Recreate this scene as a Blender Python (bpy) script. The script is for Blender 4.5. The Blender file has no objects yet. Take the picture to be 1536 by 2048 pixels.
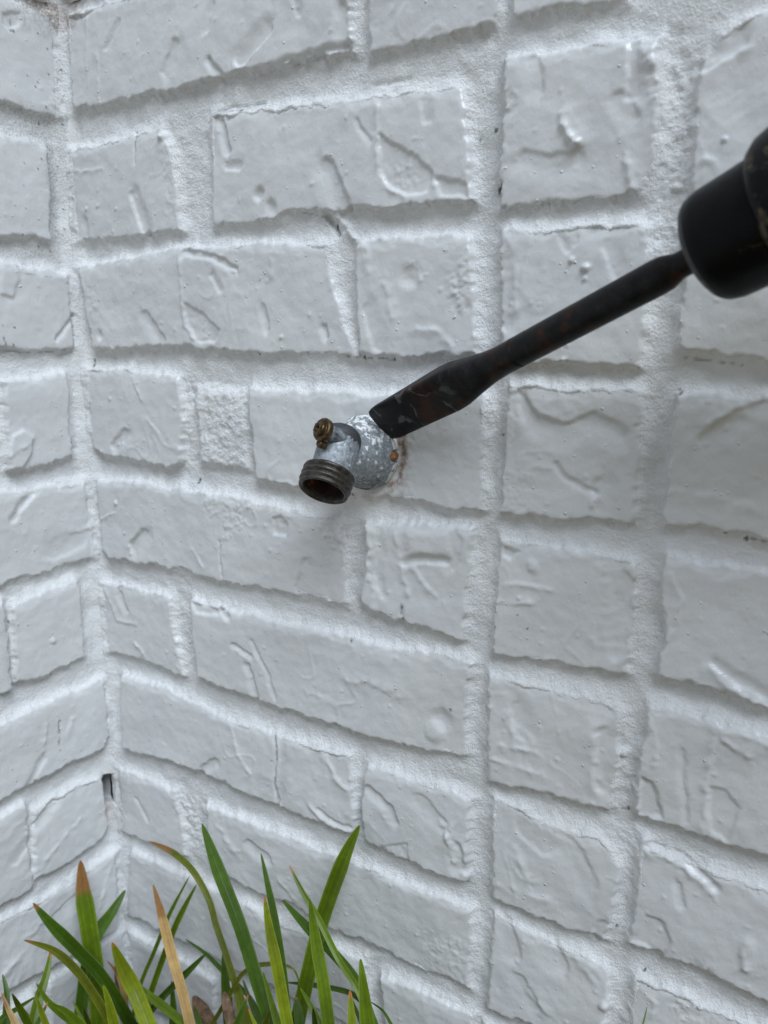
import bpy, math, random
import numpy as np
from mathutils import Vector, Matrix

# ------------------------------------------------------------------ camera, light, exposure
SC = bpy.context.scene
COL = SC.collection
ZG = 0.765                                   # height of the uppermost measured bed joint above the soil
CAM = np.array([0.54854, -0.41917, -0.13718 + ZG])
F_PX, YAW, PITCH, ROLL = 1697.96, -0.58282, -0.21447, -0.00324


def cam_axes():
    fw = np.array([math.sin(YAW) * math.cos(PITCH), math.cos(YAW) * math.cos(PITCH), math.sin(PITCH)])
    rt = np.array([math.cos(YAW), -math.sin(YAW), 0.0])
    up = np.cross(rt, fw)
    r = rt * math.cos(ROLL) + up * math.sin(ROLL)
    u = -rt * math.sin(ROLL) + up * math.cos(ROLL)
    return r, u, fw


RGT, UPV, FWD = cam_axes()
cd = bpy.data.cameras.new('camera')
cam = bpy.data.objects.new('camera', cd)
COL.objects.link(cam)
M = Matrix(((RGT[0], UPV[0], -FWD[0], CAM[0]), (RGT[1], UPV[1], -FWD[1], CAM[1]),
            (RGT[2], UPV[2], -FWD[2], CAM[2]), (0, 0, 0, 1)))
cam.matrix_world = M
cd.sensor_fit = 'VERTICAL'
cd.sensor_height = 36.0
cd.lens = F_PX * 36.0 / 2048.0
cd.clip_start = 0.01
cd.clip_end = 200.0
cd.dof.use_dof = True
cd.dof.focus_distance = 0.505
cd.dof.aperture_fstop = 9.0
SC.camera = cam

SUN_EL, SUN_AZ = math.radians(51), math.radians(128)     # azimuth clockwise from +Y
world = bpy.data.worlds.new('World')
SC.world = world
world.use_nodes = True
wn = world.node_tree
bg = wn.nodes['Background']
sky = wn.nodes.new('ShaderNodeTexSky')
sky.sky_type = 'NISHITA'
sky.sun_disc = False
sky.sun_elevation = SUN_EL
sky.sun_rotation = SUN_AZ
sky.air_density = 1.0
sky.dust_density = 1.2
sky.ozone_density = 0.2
wn.links.new(sky.outputs[0], bg.inputs[0])
bg.inputs[1].default_value = 0.05
sd = bpy.data.lights.new('sun', 'SUN')
sd.energy = 3.4
sd.angle = math.radians(32)
sd.color = (0.81, 0.905, 1.0)
sun = bpy.data.objects.new('sun', sd)
COL.objects.link(sun)
sdir = Vector((math.sin(SUN_AZ) * math.cos(SUN_EL), math.cos(SUN_AZ) * math.cos(SUN_EL), math.sin(SUN_EL)))
sun.rotation_euler = (-sdir).to_track_quat('-Z', 'Y').to_euler()
sun.location = (3, -3, 6)
SC.view_settings.view_transform = 'Standard'
SC.view_settings.look = 'None'
SC.view_settings.gamma = 1.0
SC.view_settings.exposure = -0.20
SC.view_settings.use_curve_mapping = False
SC.render.engine = 'CYCLES'
SC.cycles.use_denoising = True
SC.cycles.max_bounces = 6
SC.cycles.diffuse_bounces = 4


# ------------------------------------------------------------------ helpers
def ray(px, py):
    return FWD + RGT * (px - 768.0) / F_PX + UPV * (1024.0 - py) / F_PX


def on_right(px, py, out=0.0):               # point on a plane parallel to the right wall (y = -out)
    d = ray(px, py)
    t = (-out - CAM[1]) / d[1]
    return CAM + d * t


def on_left(px, py, out=0.0):
    d = ray(px, py)
    t = (out - CAM[0]) / d[0]
    return CAM + d * t


def st_r(px, py):
    h = on_right(px, py)
    return (h[0], h[2])


def st_l(px, py):
    h = on_left(px, py)
    return (-h[1], h[2])


_rng = np.random.RandomState(7)
_perm = _rng.permutation(1024)
_perm = np.concatenate([_perm, _perm, _perm])
_ga = _rng.rand(1024) * 2 * np.pi
_gx, _gy = np.cos(_ga), np.sin(_ga)


def pn(x, y, seed=0):
    x = np.asarray(x, float) + seed * 17.31
    y = np.asarray(y, float) - seed * 9.73
    xi = np.floor(x).astype(np.int64)
    yi = np.floor(y).astype(np.int64)
    xf = x - xi
    yf = y - yi
    u = xf * xf * xf * (xf * (xf * 6 - 15) + 10)
    v = yf * yf * yf * (yf * (yf * 6 - 15) + 10)
    xi &= 1023
    yi &= 1023

    def g(ix, iy, fx, fy):
        h = _perm[_perm[ix & 1023] + (iy & 1023)]
        return _gx[h] * fx + _gy[h] * fy
    a = g(xi, yi, xf, yf)
    b = g(xi + 1, yi, xf - 1, yf)
    c = g(xi, yi + 1, xf, yf - 1)
    d = g(xi + 1, yi + 1, xf - 1, yf - 1)
    return 1.5 * ((a * (1 - u) + b * u) * (1 - v) + (c * (1 - u) + d * u) * v)


def smst(a, b, x):
    t = np.clip((x - a) / (b - a), 0, 1)
    return t * t * (3 - 2 * t)


def smax(a, b, k):
    h = np.clip(0.5 + 0.5 * (a - b) / k, 0, 1)
    return b * (1 - h) + a * h + k * h * (1 - h)


def seg_dist(x, y, pts):
    best = np.full(x.shape, 1e9)
    for (x0, y0), (x1, y1) in zip(pts[:-1], pts[1:]):
        dx, dy = x1 - x0, y1 - y0
        L = dx * dx + dy * dy + 1e-12
        t = np.clip(((x - x0) * dx + (y - y0) * dy) / L, 0, 1)
        d = (x - x0 - t * dx) ** 2 + (y - y0 - t * dy) ** 2
        best = np.minimum(best, d)
    return np.sqrt(best)


def seg_signed(x, y, pts):                    # distance, and signed distance (positive right of the run)
    best = np.full(x.shape, 1e9)
    side = np.zeros(x.shape)
    for (x0, y0), (x1, y1) in zip(pts[:-1], pts[1:]):
        dx, dy = x1 - x0, y1 - y0
        L = dx * dx + dy * dy + 1e-12
        t = np.clip(((x - x0) * dx + (y - y0) * dy) / L, 0, 1)
        d = (x - x0 - t * dx) ** 2 + (y - y0 - t * dy) ** 2
        m = d < best
        best = np.where(m, d, best)
        side = np.where(m, ((x - x0) * dy - (y - y0) * dx) / math.sqrt(L), side)
    return np.sqrt(best), side


def poly_sdf(x, y, poly):                    # negative inside
    d = seg_dist(x, y, list(poly) + [poly[0]])
    ins = np.zeros(x.shape, bool)
    n = len(poly)
    for i in range(n):
        x0, y0 = poly[i]
        x1, y1 = poly[(i + 1) % n]
        if y0 == y1:
            continue
        c = ((y0 > y) != (y1 > y)) & (x < (x1 - x0) * (y - y0) / (y1 - y0) + x0)
        ins ^= c
    return np.where(ins, -d, d)


def link(name, me, mat=None, parent=None):
    o = bpy.data.objects.new(name, me)
    COL.objects.link(o)
    if mat is not None and me is not None:
        me.materials.append(mat)
    if parent is not None:
        o.parent = parent
    return o


def thing(name, label, cat, loc=(0, 0, 0), group=None):
    o = bpy.data.objects.new(name, None)
    COL.objects.link(o)
    o.location = loc
    o['label'] = label
    o['category'] = cat
    if group:
        o['group'] = group
    bpy.context.view_layer.update()
    return o


def tag(o, label, cat, group=None):
    o['label'] = label
    o['category'] = cat
    if group:
        o['group'] = group


def mesh_np(name, V, Fq, attrs=None, smooth=True):
    me = bpy.data.meshes.new(name)
    nv, nf = len(V), len(Fq)
    k = Fq.shape[1]
    me.vertices.add(nv)
    me.vertices.foreach_set('co', np.ascontiguousarray(V, np.float32).ravel())
    me.loops.add(nf * k)
    me.loops.foreach_set('vertex_index', np.ascontiguousarray(Fq, np.int32).ravel())
    me.polygons.add(nf)
    me.polygons.foreach_set('loop_start', np.arange(0, nf * k, k, dtype=np.int32))
    me.polygons.foreach_set('loop_total', np.full(nf, k, np.int32))
    if smooth:
        me.polygons.foreach_set('use_smooth', np.ones(nf, bool))
    if attrs:
        for an, arr in attrs.items():
            a = me.attributes.new(an, 'FLOAT_COLOR', 'POINT')
            a.data.foreach_set('color', np.ascontiguousarray(arr, np.float32).ravel())
    me.update(calc_edges=True)
    me.validate()
    return me


def py_mesh(name, verts, faces, smooth=True, attr=None):
    me = bpy.data.meshes.new(name)
    me.from_pydata([tuple(v) for v in verts], [], faces)
    if smooth:
        me.polygons.foreach_set('use_smooth', [True] * len(me.polygons))
    if attr is not None:
        a = me.attributes.new('tint', 'FLOAT_COLOR', 'POINT')
        a.data.foreach_set('color', np.asarray(attr, np.float32).ravel())
    me.update()
    return me


def frame_of(axis, hint=(0, 0, 1)):
    a = np.asarray(axis, float)
    a = a / np.linalg.norm(a)
    h = np.asarray(hint, float)
    if abs(a @ h) > 0.95:
        h = np.array([1.0, 0, 0])
    s = np.cross(h, a)
    s /= np.linalg.norm(s)
    t = np.cross(a, s)
    return a, s, t


def lathe(origin, axis, prof, n=48, cap0=False, cap1=False, hint=(0, 0, 1), wob=0.0, seed=0, rfun=None):
    """prof: list of (distance along axis, radius)"""
    a, s, t = frame_of(axis, hint)
    o = np.asarray(origin, float)
    V, Fc = [], []
    rs = random.Random(seed)
    ph = [rs.random() * 6.28 for _ in range(4)]
    for i, (d, r) in enumerate(prof):
        for k in range(n):
            th = 2 * math.pi * k / n
            rr = r * (1 + wob * (math.sin(2 * th + ph[0] + d * 90) + 0.6 * math.sin(5 * th + ph[1] - d * 160) + .4 * math.sin(9 * th + ph[2] + d * 310)))
            if rfun:
                rr = rfun(rr, th, d)
            V.append(o + a * d + (s * math.cos(th) + t * math.sin(th)) * rr)
    for i in range(len(prof) - 1):
        for k in range(n):
            k2 = (k + 1) % n
            Fc.append((i * n + k, i * n + k2, (i + 1) * n + k2, (i + 1) * n + k))
    if cap0:
        V.append(o + a * prof[0][0])
        c = len(V) - 1
        for k in range(n):
            Fc.append((c, (k + 1) % n, k))
    if cap1:
        V.append(o + a * prof[-1][0])
        c = len(V) - 1
        b = (len(prof) - 1) * n
        for k in range(n):
            Fc.append((c, b + k, b + (k + 1) % n))
    return V, Fc


def fine(prof, step):
    out = [prof[0]]
    for (d0, r0), (d1, r1) in zip(prof[:-1], prof[1:]):
        m = max(1, int(math.hypot(d1 - d0, r1 - r0) / step))
        for j in range(1, m + 1):
            out.append((d0 + (d1 - d0) * j / m, r0 + (r1 - r0) * j / m))
    return out


# ------------------------------------------------------------------ materials
def new_mat(name):
    m = bpy.data.materials.new(name)
    m.use_nodes = True
    nt = m.node_tree
    b = nt.nodes['Principled BSDF']
    return m, nt, b


def N(nt, typ, **kw):
    n = nt.nodes.new(typ)
    for k, v in kw.items():
        setattr(n, k, v)
    return n


def noise(nt, vec, scale, detail=4, rough=0.55, dist=0.0):
    n = N(nt, 'ShaderNodeTexNoise')
    n.inputs['Scale'].default_value = scale
    n.inputs['Detail'].default_value = detail
    n.inputs['Roughness'].default_value = rough
    n.inputs['Distortion'].default_value = dist
    nt.links.new(vec, n.inputs['Vector'])
    return n.outputs['Fac']


def ramp(nt, fac, stops):
    r = N(nt, 'ShaderNodeValToRGB')
    el = r.color_ramp.elements
    while len(el) < len(stops):
        el.new(0.5)
    for e, (p, c) in zip(el, stops):
        e.position = p
        e.color = (c[0], c[1], c[2], 1) if not np.isscalar(c) else (c, c, c, 1)
    nt.links.new(fac, r.inputs[0])
    return r.outputs[0]


def mixc(nt, fac, a, b, typ='MIX'):
    m = N(nt, 'ShaderNodeMix', data_type='RGBA', blend_type=typ)
    for sock, v in ((m.inputs[0], fac), (m.inputs[6], a), (m.inputs[7], b)):
        if isinstance(v, (int, float)):
            sock.default_value = v
        elif isinstance(v, tuple):
            sock.default_value = (*v, 1)
        else:
            nt.links.new(v, sock)
    return m.outputs[2]


def math_(nt, op, a, b=None):
    m = N(nt, 'ShaderNodeMath', operation=op)
    for i, v in enumerate((a, b)):
        if v is None:
            continue
        if isinstance(v, (int, float)):
            m.inputs[i].default_value = v
        else:
            nt.links.new(v, m.inputs[i])
    return m.outputs[0]


def bump(nt, h, strength, dist, prev=None):
    b = N(nt, 'ShaderNodeBump')
    b.inputs['Strength'].default_value = strength
    b.inputs['Distance'].default_value = dist
    nt.links.new(h, b.inputs['Height'])
    if prev is not None:
        nt.links.new(prev, b.inputs['Normal'])
    return b.outputs['Normal']


def geo_pos(nt):
    return N(nt, 'ShaderNodeNewGeometry').outputs['Position']


def mapped(nt, vec, scale):
    m = N(nt, 'ShaderNodeMapping')
    m.inputs['Scale'].default_value = scale
    nt.links.new(vec, m.inputs['Vector'])
    return m.outputs[0]


def paint_mat(name, sandy):
    m, nt, b = new_mat(name)
    P = geo_pos(nt)
    at = N(nt, 'ShaderNodeAttribute', attribute_name='stain_shade')
    sep = N(nt, 'ShaderNodeSeparateColor')
    nt.links.new(at.outputs['Color'], sep.inputs[0])
    dirt_shade, rust, speck = sep.outputs[0], sep.outputs[1], sep.outputs[2]  # first two channels also carry the painted shade of the top corner
    big = noise(nt, P, 14, 3)
    c0 = 0.83 if sandy else 0.69  # mortar kept lighter than brick: light on the joints put into the colour
    col = ramp(nt, big, [(0.3, (c0 * .975, c0 * .985, c0)), (0.7, (c0 * 1.025, c0 * 1.025, c0 * 1.02))])
    mid = noise(nt, P, 120, 4)
    col = mixc(nt, ramp(nt, mid, [(0.5, 0.0), (0.8, 0.14)]), col, (0.56, 0.57, 0.56))
    fine_n = noise(nt, P, 650, 3, 0.7)
    dm = math_(nt, 'MULTIPLY', dirt_shade, ramp(nt, fine_n, [(0.42, 0.15), (0.6, 1.0)]))
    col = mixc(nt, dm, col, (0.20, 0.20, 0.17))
    sn = noise(nt, P, 900, 2, 0.6)
    tiny = ramp(nt, sn, [(0.735, 0.0), (0.76, 0.65 if sandy else 0.4)])
    col = mixc(nt, tiny, col, (0.16, 0.155, 0.14))
    col = mixc(nt, speck, col, (0.03, 0.028, 0.025))
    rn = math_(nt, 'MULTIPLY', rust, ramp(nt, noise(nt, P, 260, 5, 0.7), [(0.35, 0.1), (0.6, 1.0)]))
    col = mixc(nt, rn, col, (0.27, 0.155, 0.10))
    nt.links.new(col, b.inputs['Base Color'])
    rg = noise(nt, P, 60, 3)
    nt.links.new(ramp(nt, rg, [(0.3, 0.24 if not sandy else 0.55), (0.7, 0.40 if not sandy else 0.78)]), b.inputs['Roughness'])
    b.inputs['Specular IOR Level'].default_value = 0.55 if not sandy else 0.4
    if sandy:
        n1 = bump(nt, noise(nt, P, 620, 4, 0.7), 1.0, 0.0013)
        n1 = bump(nt, noise(nt, mapped(nt, P, (1, 1, 0.35)), 1100, 2, 0.6), 0.5, 0.0004, n1)
    else:
        n1 = bump(nt, noise(nt, P, 130, 3, 0.5), 0.4, 0.0006)
        n1 = bump(nt, noise(nt, mapped(nt, P, (1, 1, 0.5)), 750, 3, 0.65), 0.45, 0.0004, n1)
        v = N(nt, 'ShaderNodeTexVoronoi')
        v.inputs['Scale'].default_value = 210
        nt.links.new(P, v.inputs['Vector'])
        dots = ramp(nt, v.outputs['Distance'], [(0.08, 1.0), (0.2, 0.0)])
        sel = ramp(nt, noise(nt, P, 95, 2), [(0.55, 0.0), (0.66, 1.0)])
        n1 = bump(nt, math_(nt, 'MULTIPLY', dots, sel), 0.8, 0.0006, n1)
    nt.links.new(n1, b.inputs['Normal'])
    return m


M_BRICK = paint_mat('painted_brick', False)
M_MORTAR = paint_mat('painted_mortar', True)

# ------------------------------------------------------------------ the two brick walls
PITCHC = 0.081                               # one course


def jt(j):
    return ZG - PITCHC * j


def extend(a, b, s):                         # straight on from a through b to wall coordinate s
    k = (b[1] - a[1]) / (b[0] - a[0])
    return (s, b[1] + max(-.06, min(.06, k)) * (s - b[0]))


BR_R, BR_L = [], []                          # (outline, top edge polyline)


def add_brick(store, T, B, Lm=(), Rm=()):
    poly = list(T) + list(Rm) + list(reversed(B)) + list(reversed(Lm))
    store.append((poly, list(T)))


def R(T, B, Lm=(), Rm=(), s_end=None, t_top=None, t_bot=None):
    T = [st_r(*p) for p in T]
    B = [st_r(*p) for p in B]
    Lm = [st_r(*p) for p in Lm]
    Rm = [st_r(*p) for p in Rm]
    if s_end:
        T.append(extend(T[0], T[-1], s_end))
        B.append(extend(B[0], B[-1], s_end))
    T = [(max(s, 0.0035), t) for s, t in T]
    B = [(max(s, 0.0035), t) for s, t in B]
    Lm = [(max(s, 0.0035), t) for s, t in Lm]
    add_brick(BR_R, T, B, Lm, Rm)


def top_from(B, t):
    return [(st_r(*B[0])[0], t), (st_r(*B[-1])[0], t)]


# course 0 (cut by the top of the picture)
for Bp, s1 in (([(163, 212), (205, 207), (290, 188), (400, 164), (520, 137), (700, 100)], None),
               ([(738, 101), (890, 75), (988, 46)], None), ([(1024, 25), (1057, 31), (1128, 12), (1250, 0)], None)):
    Bw = [(max(st_r(*p)[0], .0035), st_r(*p)[1]) for p in Bp]
    if Bp[0][0] == 163:
        Bw[0] = (.010, Bw[0][1])
    add_brick(BR_R, [(Bw[0][0], jt(-1) - .007), (Bw[-1][0] + .002, jt(-1) - .006)], Bw)
add_brick(BR_R, [(.452, jt(-1) - .006), (.65, jt(-1) - .006)], [(.453, jt(0) + .012), (.65, jt(0) + .009)])
# course 1
R([(137, 300), (200, 288), (318, 253)], [(142, 483), (200, 480), (290, 470), (362, 462)], Rm=[(340, 300), (352, 390)])
R([(420, 228), (540, 214), (700, 200), (820, 180), (918, 174)], [(426, 449), (500, 444), (562, 432), (600, 420), (680, 424), (720, 412), (800, 415), (880, 408), (946, 403)], Rm=[(930, 230), (938, 330)])
R([(1012, 120), (1140, 99), (1248, 82), (1312, 82)], [(1000, 417), (1122, 406), (1200, 398), (1258, 388), (1282, 383)], Lm=[(1006, 270)], Rm=[(1318, 200), (1308, 320)])
R([(1402, 120), (1440, 60), (1521, 29)], [(1384, 400), (1536, 385)], Lm=[(1391, 235)], s_end=0.648)
# course 2
R([(161, 538), (222, 520), (300, 507), (356, 496), (500, 490), (651, 484)], [(188, 694), (226, 700), (290, 695), (342, 690), (430, 700), (513, 707), (600, 708), (715, 713)], Lm=[(172, 600)], Rm=[(665, 570), (690, 660)])
R([(715, 481), (820, 472), (913, 465), (938, 474)], [(717, 703), (800, 716), (880, 712), (952, 706)], Rm=[(947, 560)])
R([(1000, 463), (1052, 456), (1140, 451), (1265, 444), (1294, 452)], [(1003, 722), (1059, 724), (1180, 728), (1279, 735)], Rm=[(1297, 500), (1290, 608)])
R([(1372, 446), (1536, 440)], [(1358, 690), (1372, 702), (1450, 712), (1536, 722)], Lm=[(1360, 619)], s_end=0.652)
# course 3
R([(157, 740), (220, 738), (300, 745), (356, 750)], [(187, 890), (206, 911), (284, 920), (328, 932), (362, 932)], Lm=[(168, 810)], Rm=[(368, 840)])
R([(497, 775), (600, 782), (740, 790), (860, 790), (966, 788)], [(513, 955), (600, 975), (700, 990), (801, 1000), (853, 1009), (895, 1016), (963, 1017)], Rm=[(967, 900)])
R([(1016, 770), (1100, 773), (1180, 776), (1274, 781), (1282, 789)], [(1000, 1028), (1115, 1034), (1219, 1041), (1264, 1055)], Lm=[(1008, 890)], Rm=[(1278, 917)])
R([(1352, 788), (1420, 790), (1522, 793)], [(1332, 1049), (1400, 1052), (1444, 1057), (1536, 1084)], Lm=[(1340, 875), (1328, 1010)], s_end=0.646)
# course 4
R([(196, 961), (284, 966), (376, 982), (440, 990), (560, 1012), (686, 1046)], [(207, 1100), (219, 1116), (290, 1128), (356, 1139), (400, 1152), (480, 1172), (580, 1187), (640, 1200), (692, 1211)], Lm=[(200, 1030)], Rm=[(688, 1120)])
R([(732, 1050), (814, 1048), (880, 1050), (943, 1059)], [(721, 1196), (742, 1220), (800, 1240), (860, 1260), (924, 1280)], Lm=[(738, 1100), (728, 1150)], Rm=[(936, 1170)])
R([(1000, 1079), (1090, 1092), (1173, 1104), (1268, 1124)], [(985, 1310), (1050, 1318), (1115, 1328), (1200, 1341), (1252, 1349)], Lm=[(990, 1200)], Rm=[(1271, 1138), (1262, 1297)])
R([(1332, 1107), (1406, 1123), (1536, 1145)], [(1314, 1350), (1386, 1366), (1440, 1380), (1483, 1397), (1536, 1412)], Lm=[(1324, 1146), (1330, 1290)], s_end=0.65)
# course 5
R([(203, 1164), (260, 1177), (338, 1194)], [(217, 1304), (260, 1314), (305, 1329), (366, 1355)], Lm=[(210, 1230)], Rm=[(342, 1244), (356, 1300)])
R([(383, 1200), (447, 1218), (540, 1240), (658, 1266), (740, 1286), (810, 1301), (880, 1308), (942, 1327)], [(398, 1356), (450, 1374), (517, 1402), (620, 1434), (724, 1469), (800, 1490), (860, 1504), (930, 1512)], Lm=[(388, 1280)], Rm=[(932, 1371), (928, 1450)])
R([(976, 1350), (1080, 1374), (1204, 1401), (1226, 1412)], [(977, 1563), (1030, 1574), (1095, 1591), (1212, 1622)], Rm=[(1235, 1430), (1235, 1533)])
R([(1296, 1412), (1360, 1424), (1440, 1444), (1536, 1471)], [(1270, 1630), (1332, 1650), (1400, 1668), (1452, 1688), (1536, 1708)], Lm=[(1293, 1463), (1274, 1544)], s_end=0.653)
# course 6
R([(243, 1353), (322, 1373), (379, 1403), (454, 1437), (533, 1465), (634, 1496), (697, 1514)], [(249, 1497), (339, 1522), (406, 1545), (470, 1574), (548, 1609), (620, 1636), (704, 1667)], Lm=[(244, 1420)], Rm=[(702, 1560), (709, 1641)])
R([(731, 1529), (770, 1540), (810, 1555), (880, 1576), (939, 1599)], [(728, 1676), (755, 1696), (818, 1724), (880, 1745), (931, 1762)], Lm=[(726, 1600)], Rm=[(938, 1680)])
R([(984, 1600), (1030, 1617), (1076, 1638), (1130, 1661), (1188, 1676), (1212, 1690)], [(984, 1798), (1030, 1816), (1076, 1835), (1173, 1870), (1211, 1883)], Rm=[(1232, 1726), (1238, 1745), (1227, 1804)])
R([(1282, 1684), (1320, 1704), (1367, 1727), (1440, 1752), (1536, 1785)], [(1255, 1890), (1310, 1908), (1359, 1926), (1440, 1962), (1536, 2006)], Lm=[(1275, 1785), (1262, 1850)], s_end=0.648)
# course 7
R([(238, 1540), (290, 1556), (350, 1585)], [(246, 1664), (298, 1684), (372, 1716)], Rm=[(362, 1640)])
R([(413, 1612), (480, 1640), (560, 1668), (703, 1727), (789, 1762), (875, 1793), (943, 1822)], [(420, 1734), (470, 1762), (521, 1790), (589, 1810), (660, 1861), (720, 1880), (818, 1928), (884, 1952), (938, 1984)], Rm=[(941, 1900)])
R([(984, 1829), (1030, 1852), (1087, 1882), (1142, 1901), (1212, 1941)], [(976, 2018), (1040, 2042), (1120, 2074), (1196, 2104)], Rm=[(1219, 1998)])
R([(1266, 1956), (1351, 1991), (1440, 2032), (1536, 2066)], [(1250, 2160), (1400, 2215), (1536, 2275)], s_end=0.65)
# course 8
R([(262, 1703), (310, 1726), (380, 1757), (450, 1790), (560, 1846), (640, 1886), (722, 1921)], [(258, 1832), (288, 1840), (320, 1860), (363, 1878), (415, 1907), (520, 1962), (640, 2022), (740, 2072)])
R([(760, 1953), (850, 1990), (947, 2032)], [(775, 2085), (860, 2125), (950, 2172)])
# courses above, below and beyond the picture
rnd = random.Random(3)


def fill(store, s0, s1, j, first, gap=.011):
    s = s0
    L = first
    while s < s1 - .03:
        e = min(s + L, s1)
        a = [rnd.uniform(-.0015, .0015) for _ in range(4)]
        add_brick(store, [(s, jt(j - 1) - .006 + a[0]), (e, jt(j - 1) - .006 + a[1])], [(s + a[2], jt(j) + .006 + a[3]), (e + a[3], jt(j) + .006 + a[2])])
        s = e + gap
        L = .205


fill(BR_R, .347, .648, 8, .082)
for j in (9, 10):
    fill(BR_R, .0035, .336, j, .1 if j % 2 else .21)
    fill(BR_R, .347, .648, j, .082)


def Lb(T, B, s_end, Rm=()):                  # points run from the corner outwards
    T = [st_l(*p) for p in T]
    B = [st_l(*p) for p in B]
    Rm = [(max(s, .004), t) for s, t in (st_l(*p) for p in Rm)]
    if s_end:
        if s_end > T[-1][0] + .003:
            T.append((s_end, T[-1][1]))
            B.append((s_end, B[-1][1]))
    T = [(max(s, .004), t) for s, t in T]
    B = [(max(s, .004), t) for s, t in B]
    add_brick(BR_L, T, B, Rm)


B0 = [(max(st_l(*p)[0], .004), st_l(*p)[1]) for p in ((132, 237), (75, 226), (0, 202))]
add_brick(BR_L, [(.004, jt(-1) - .006), (.2, jt(-1) - .006)], B0 + [(.2, B0[-1][1])])
Lb([(92, 294), (34, 273), (0, 272)], [(101, 482), (34, 468), (0, 475)], .098, Rm=[(97, 360)])
Lb([(137, 548), (51, 533), (0, 523)], [(150, 697), (68, 701), (0, 695)], .205, Rm=[(144, 629)])
Lb([(131, 747), (60, 757), (8, 765)], [(147, 910), (82, 934), (18, 941)], None, Rm=[(140, 852)])
Lb([(171, 966), (103, 975), (0, 985)], [(188, 1114), (103, 1142), (44, 1157), (0, 1173)], .205, Rm=[(186, 1050)])
Lb([(155, 1163), (68, 1190), (26, 1214)], [(170, 1316), (68, 1359), (30, 1366)], None, Rm=[(163, 1230)])
Lb([(213, 1357), (98, 1403), (0, 1453)], [(207, 1497), (135, 1528), (54, 1572), (0, 1603)], .205, Rm=[(223, 1464)])
Lb([(205, 1552), (115, 1596), (69, 1622)], [(206, 1680), (135, 1728), (69, 1762)], None, Rm=[(217, 1655)])
Lb([(240, 1696), (156, 1760), (60, 1815), (0, 1845)], [(233, 1858), (120, 1923), (0, 1996)], .205)
for j, s0 in ((1, .108), (3, .088), (5, .083), (7, .083)):
    fill(BR_L, s0, .205, j, .2)
fill(BR_L, .004, .205, 9, .075)
fill(BR_L, .004, .205, 10, .2)

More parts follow.
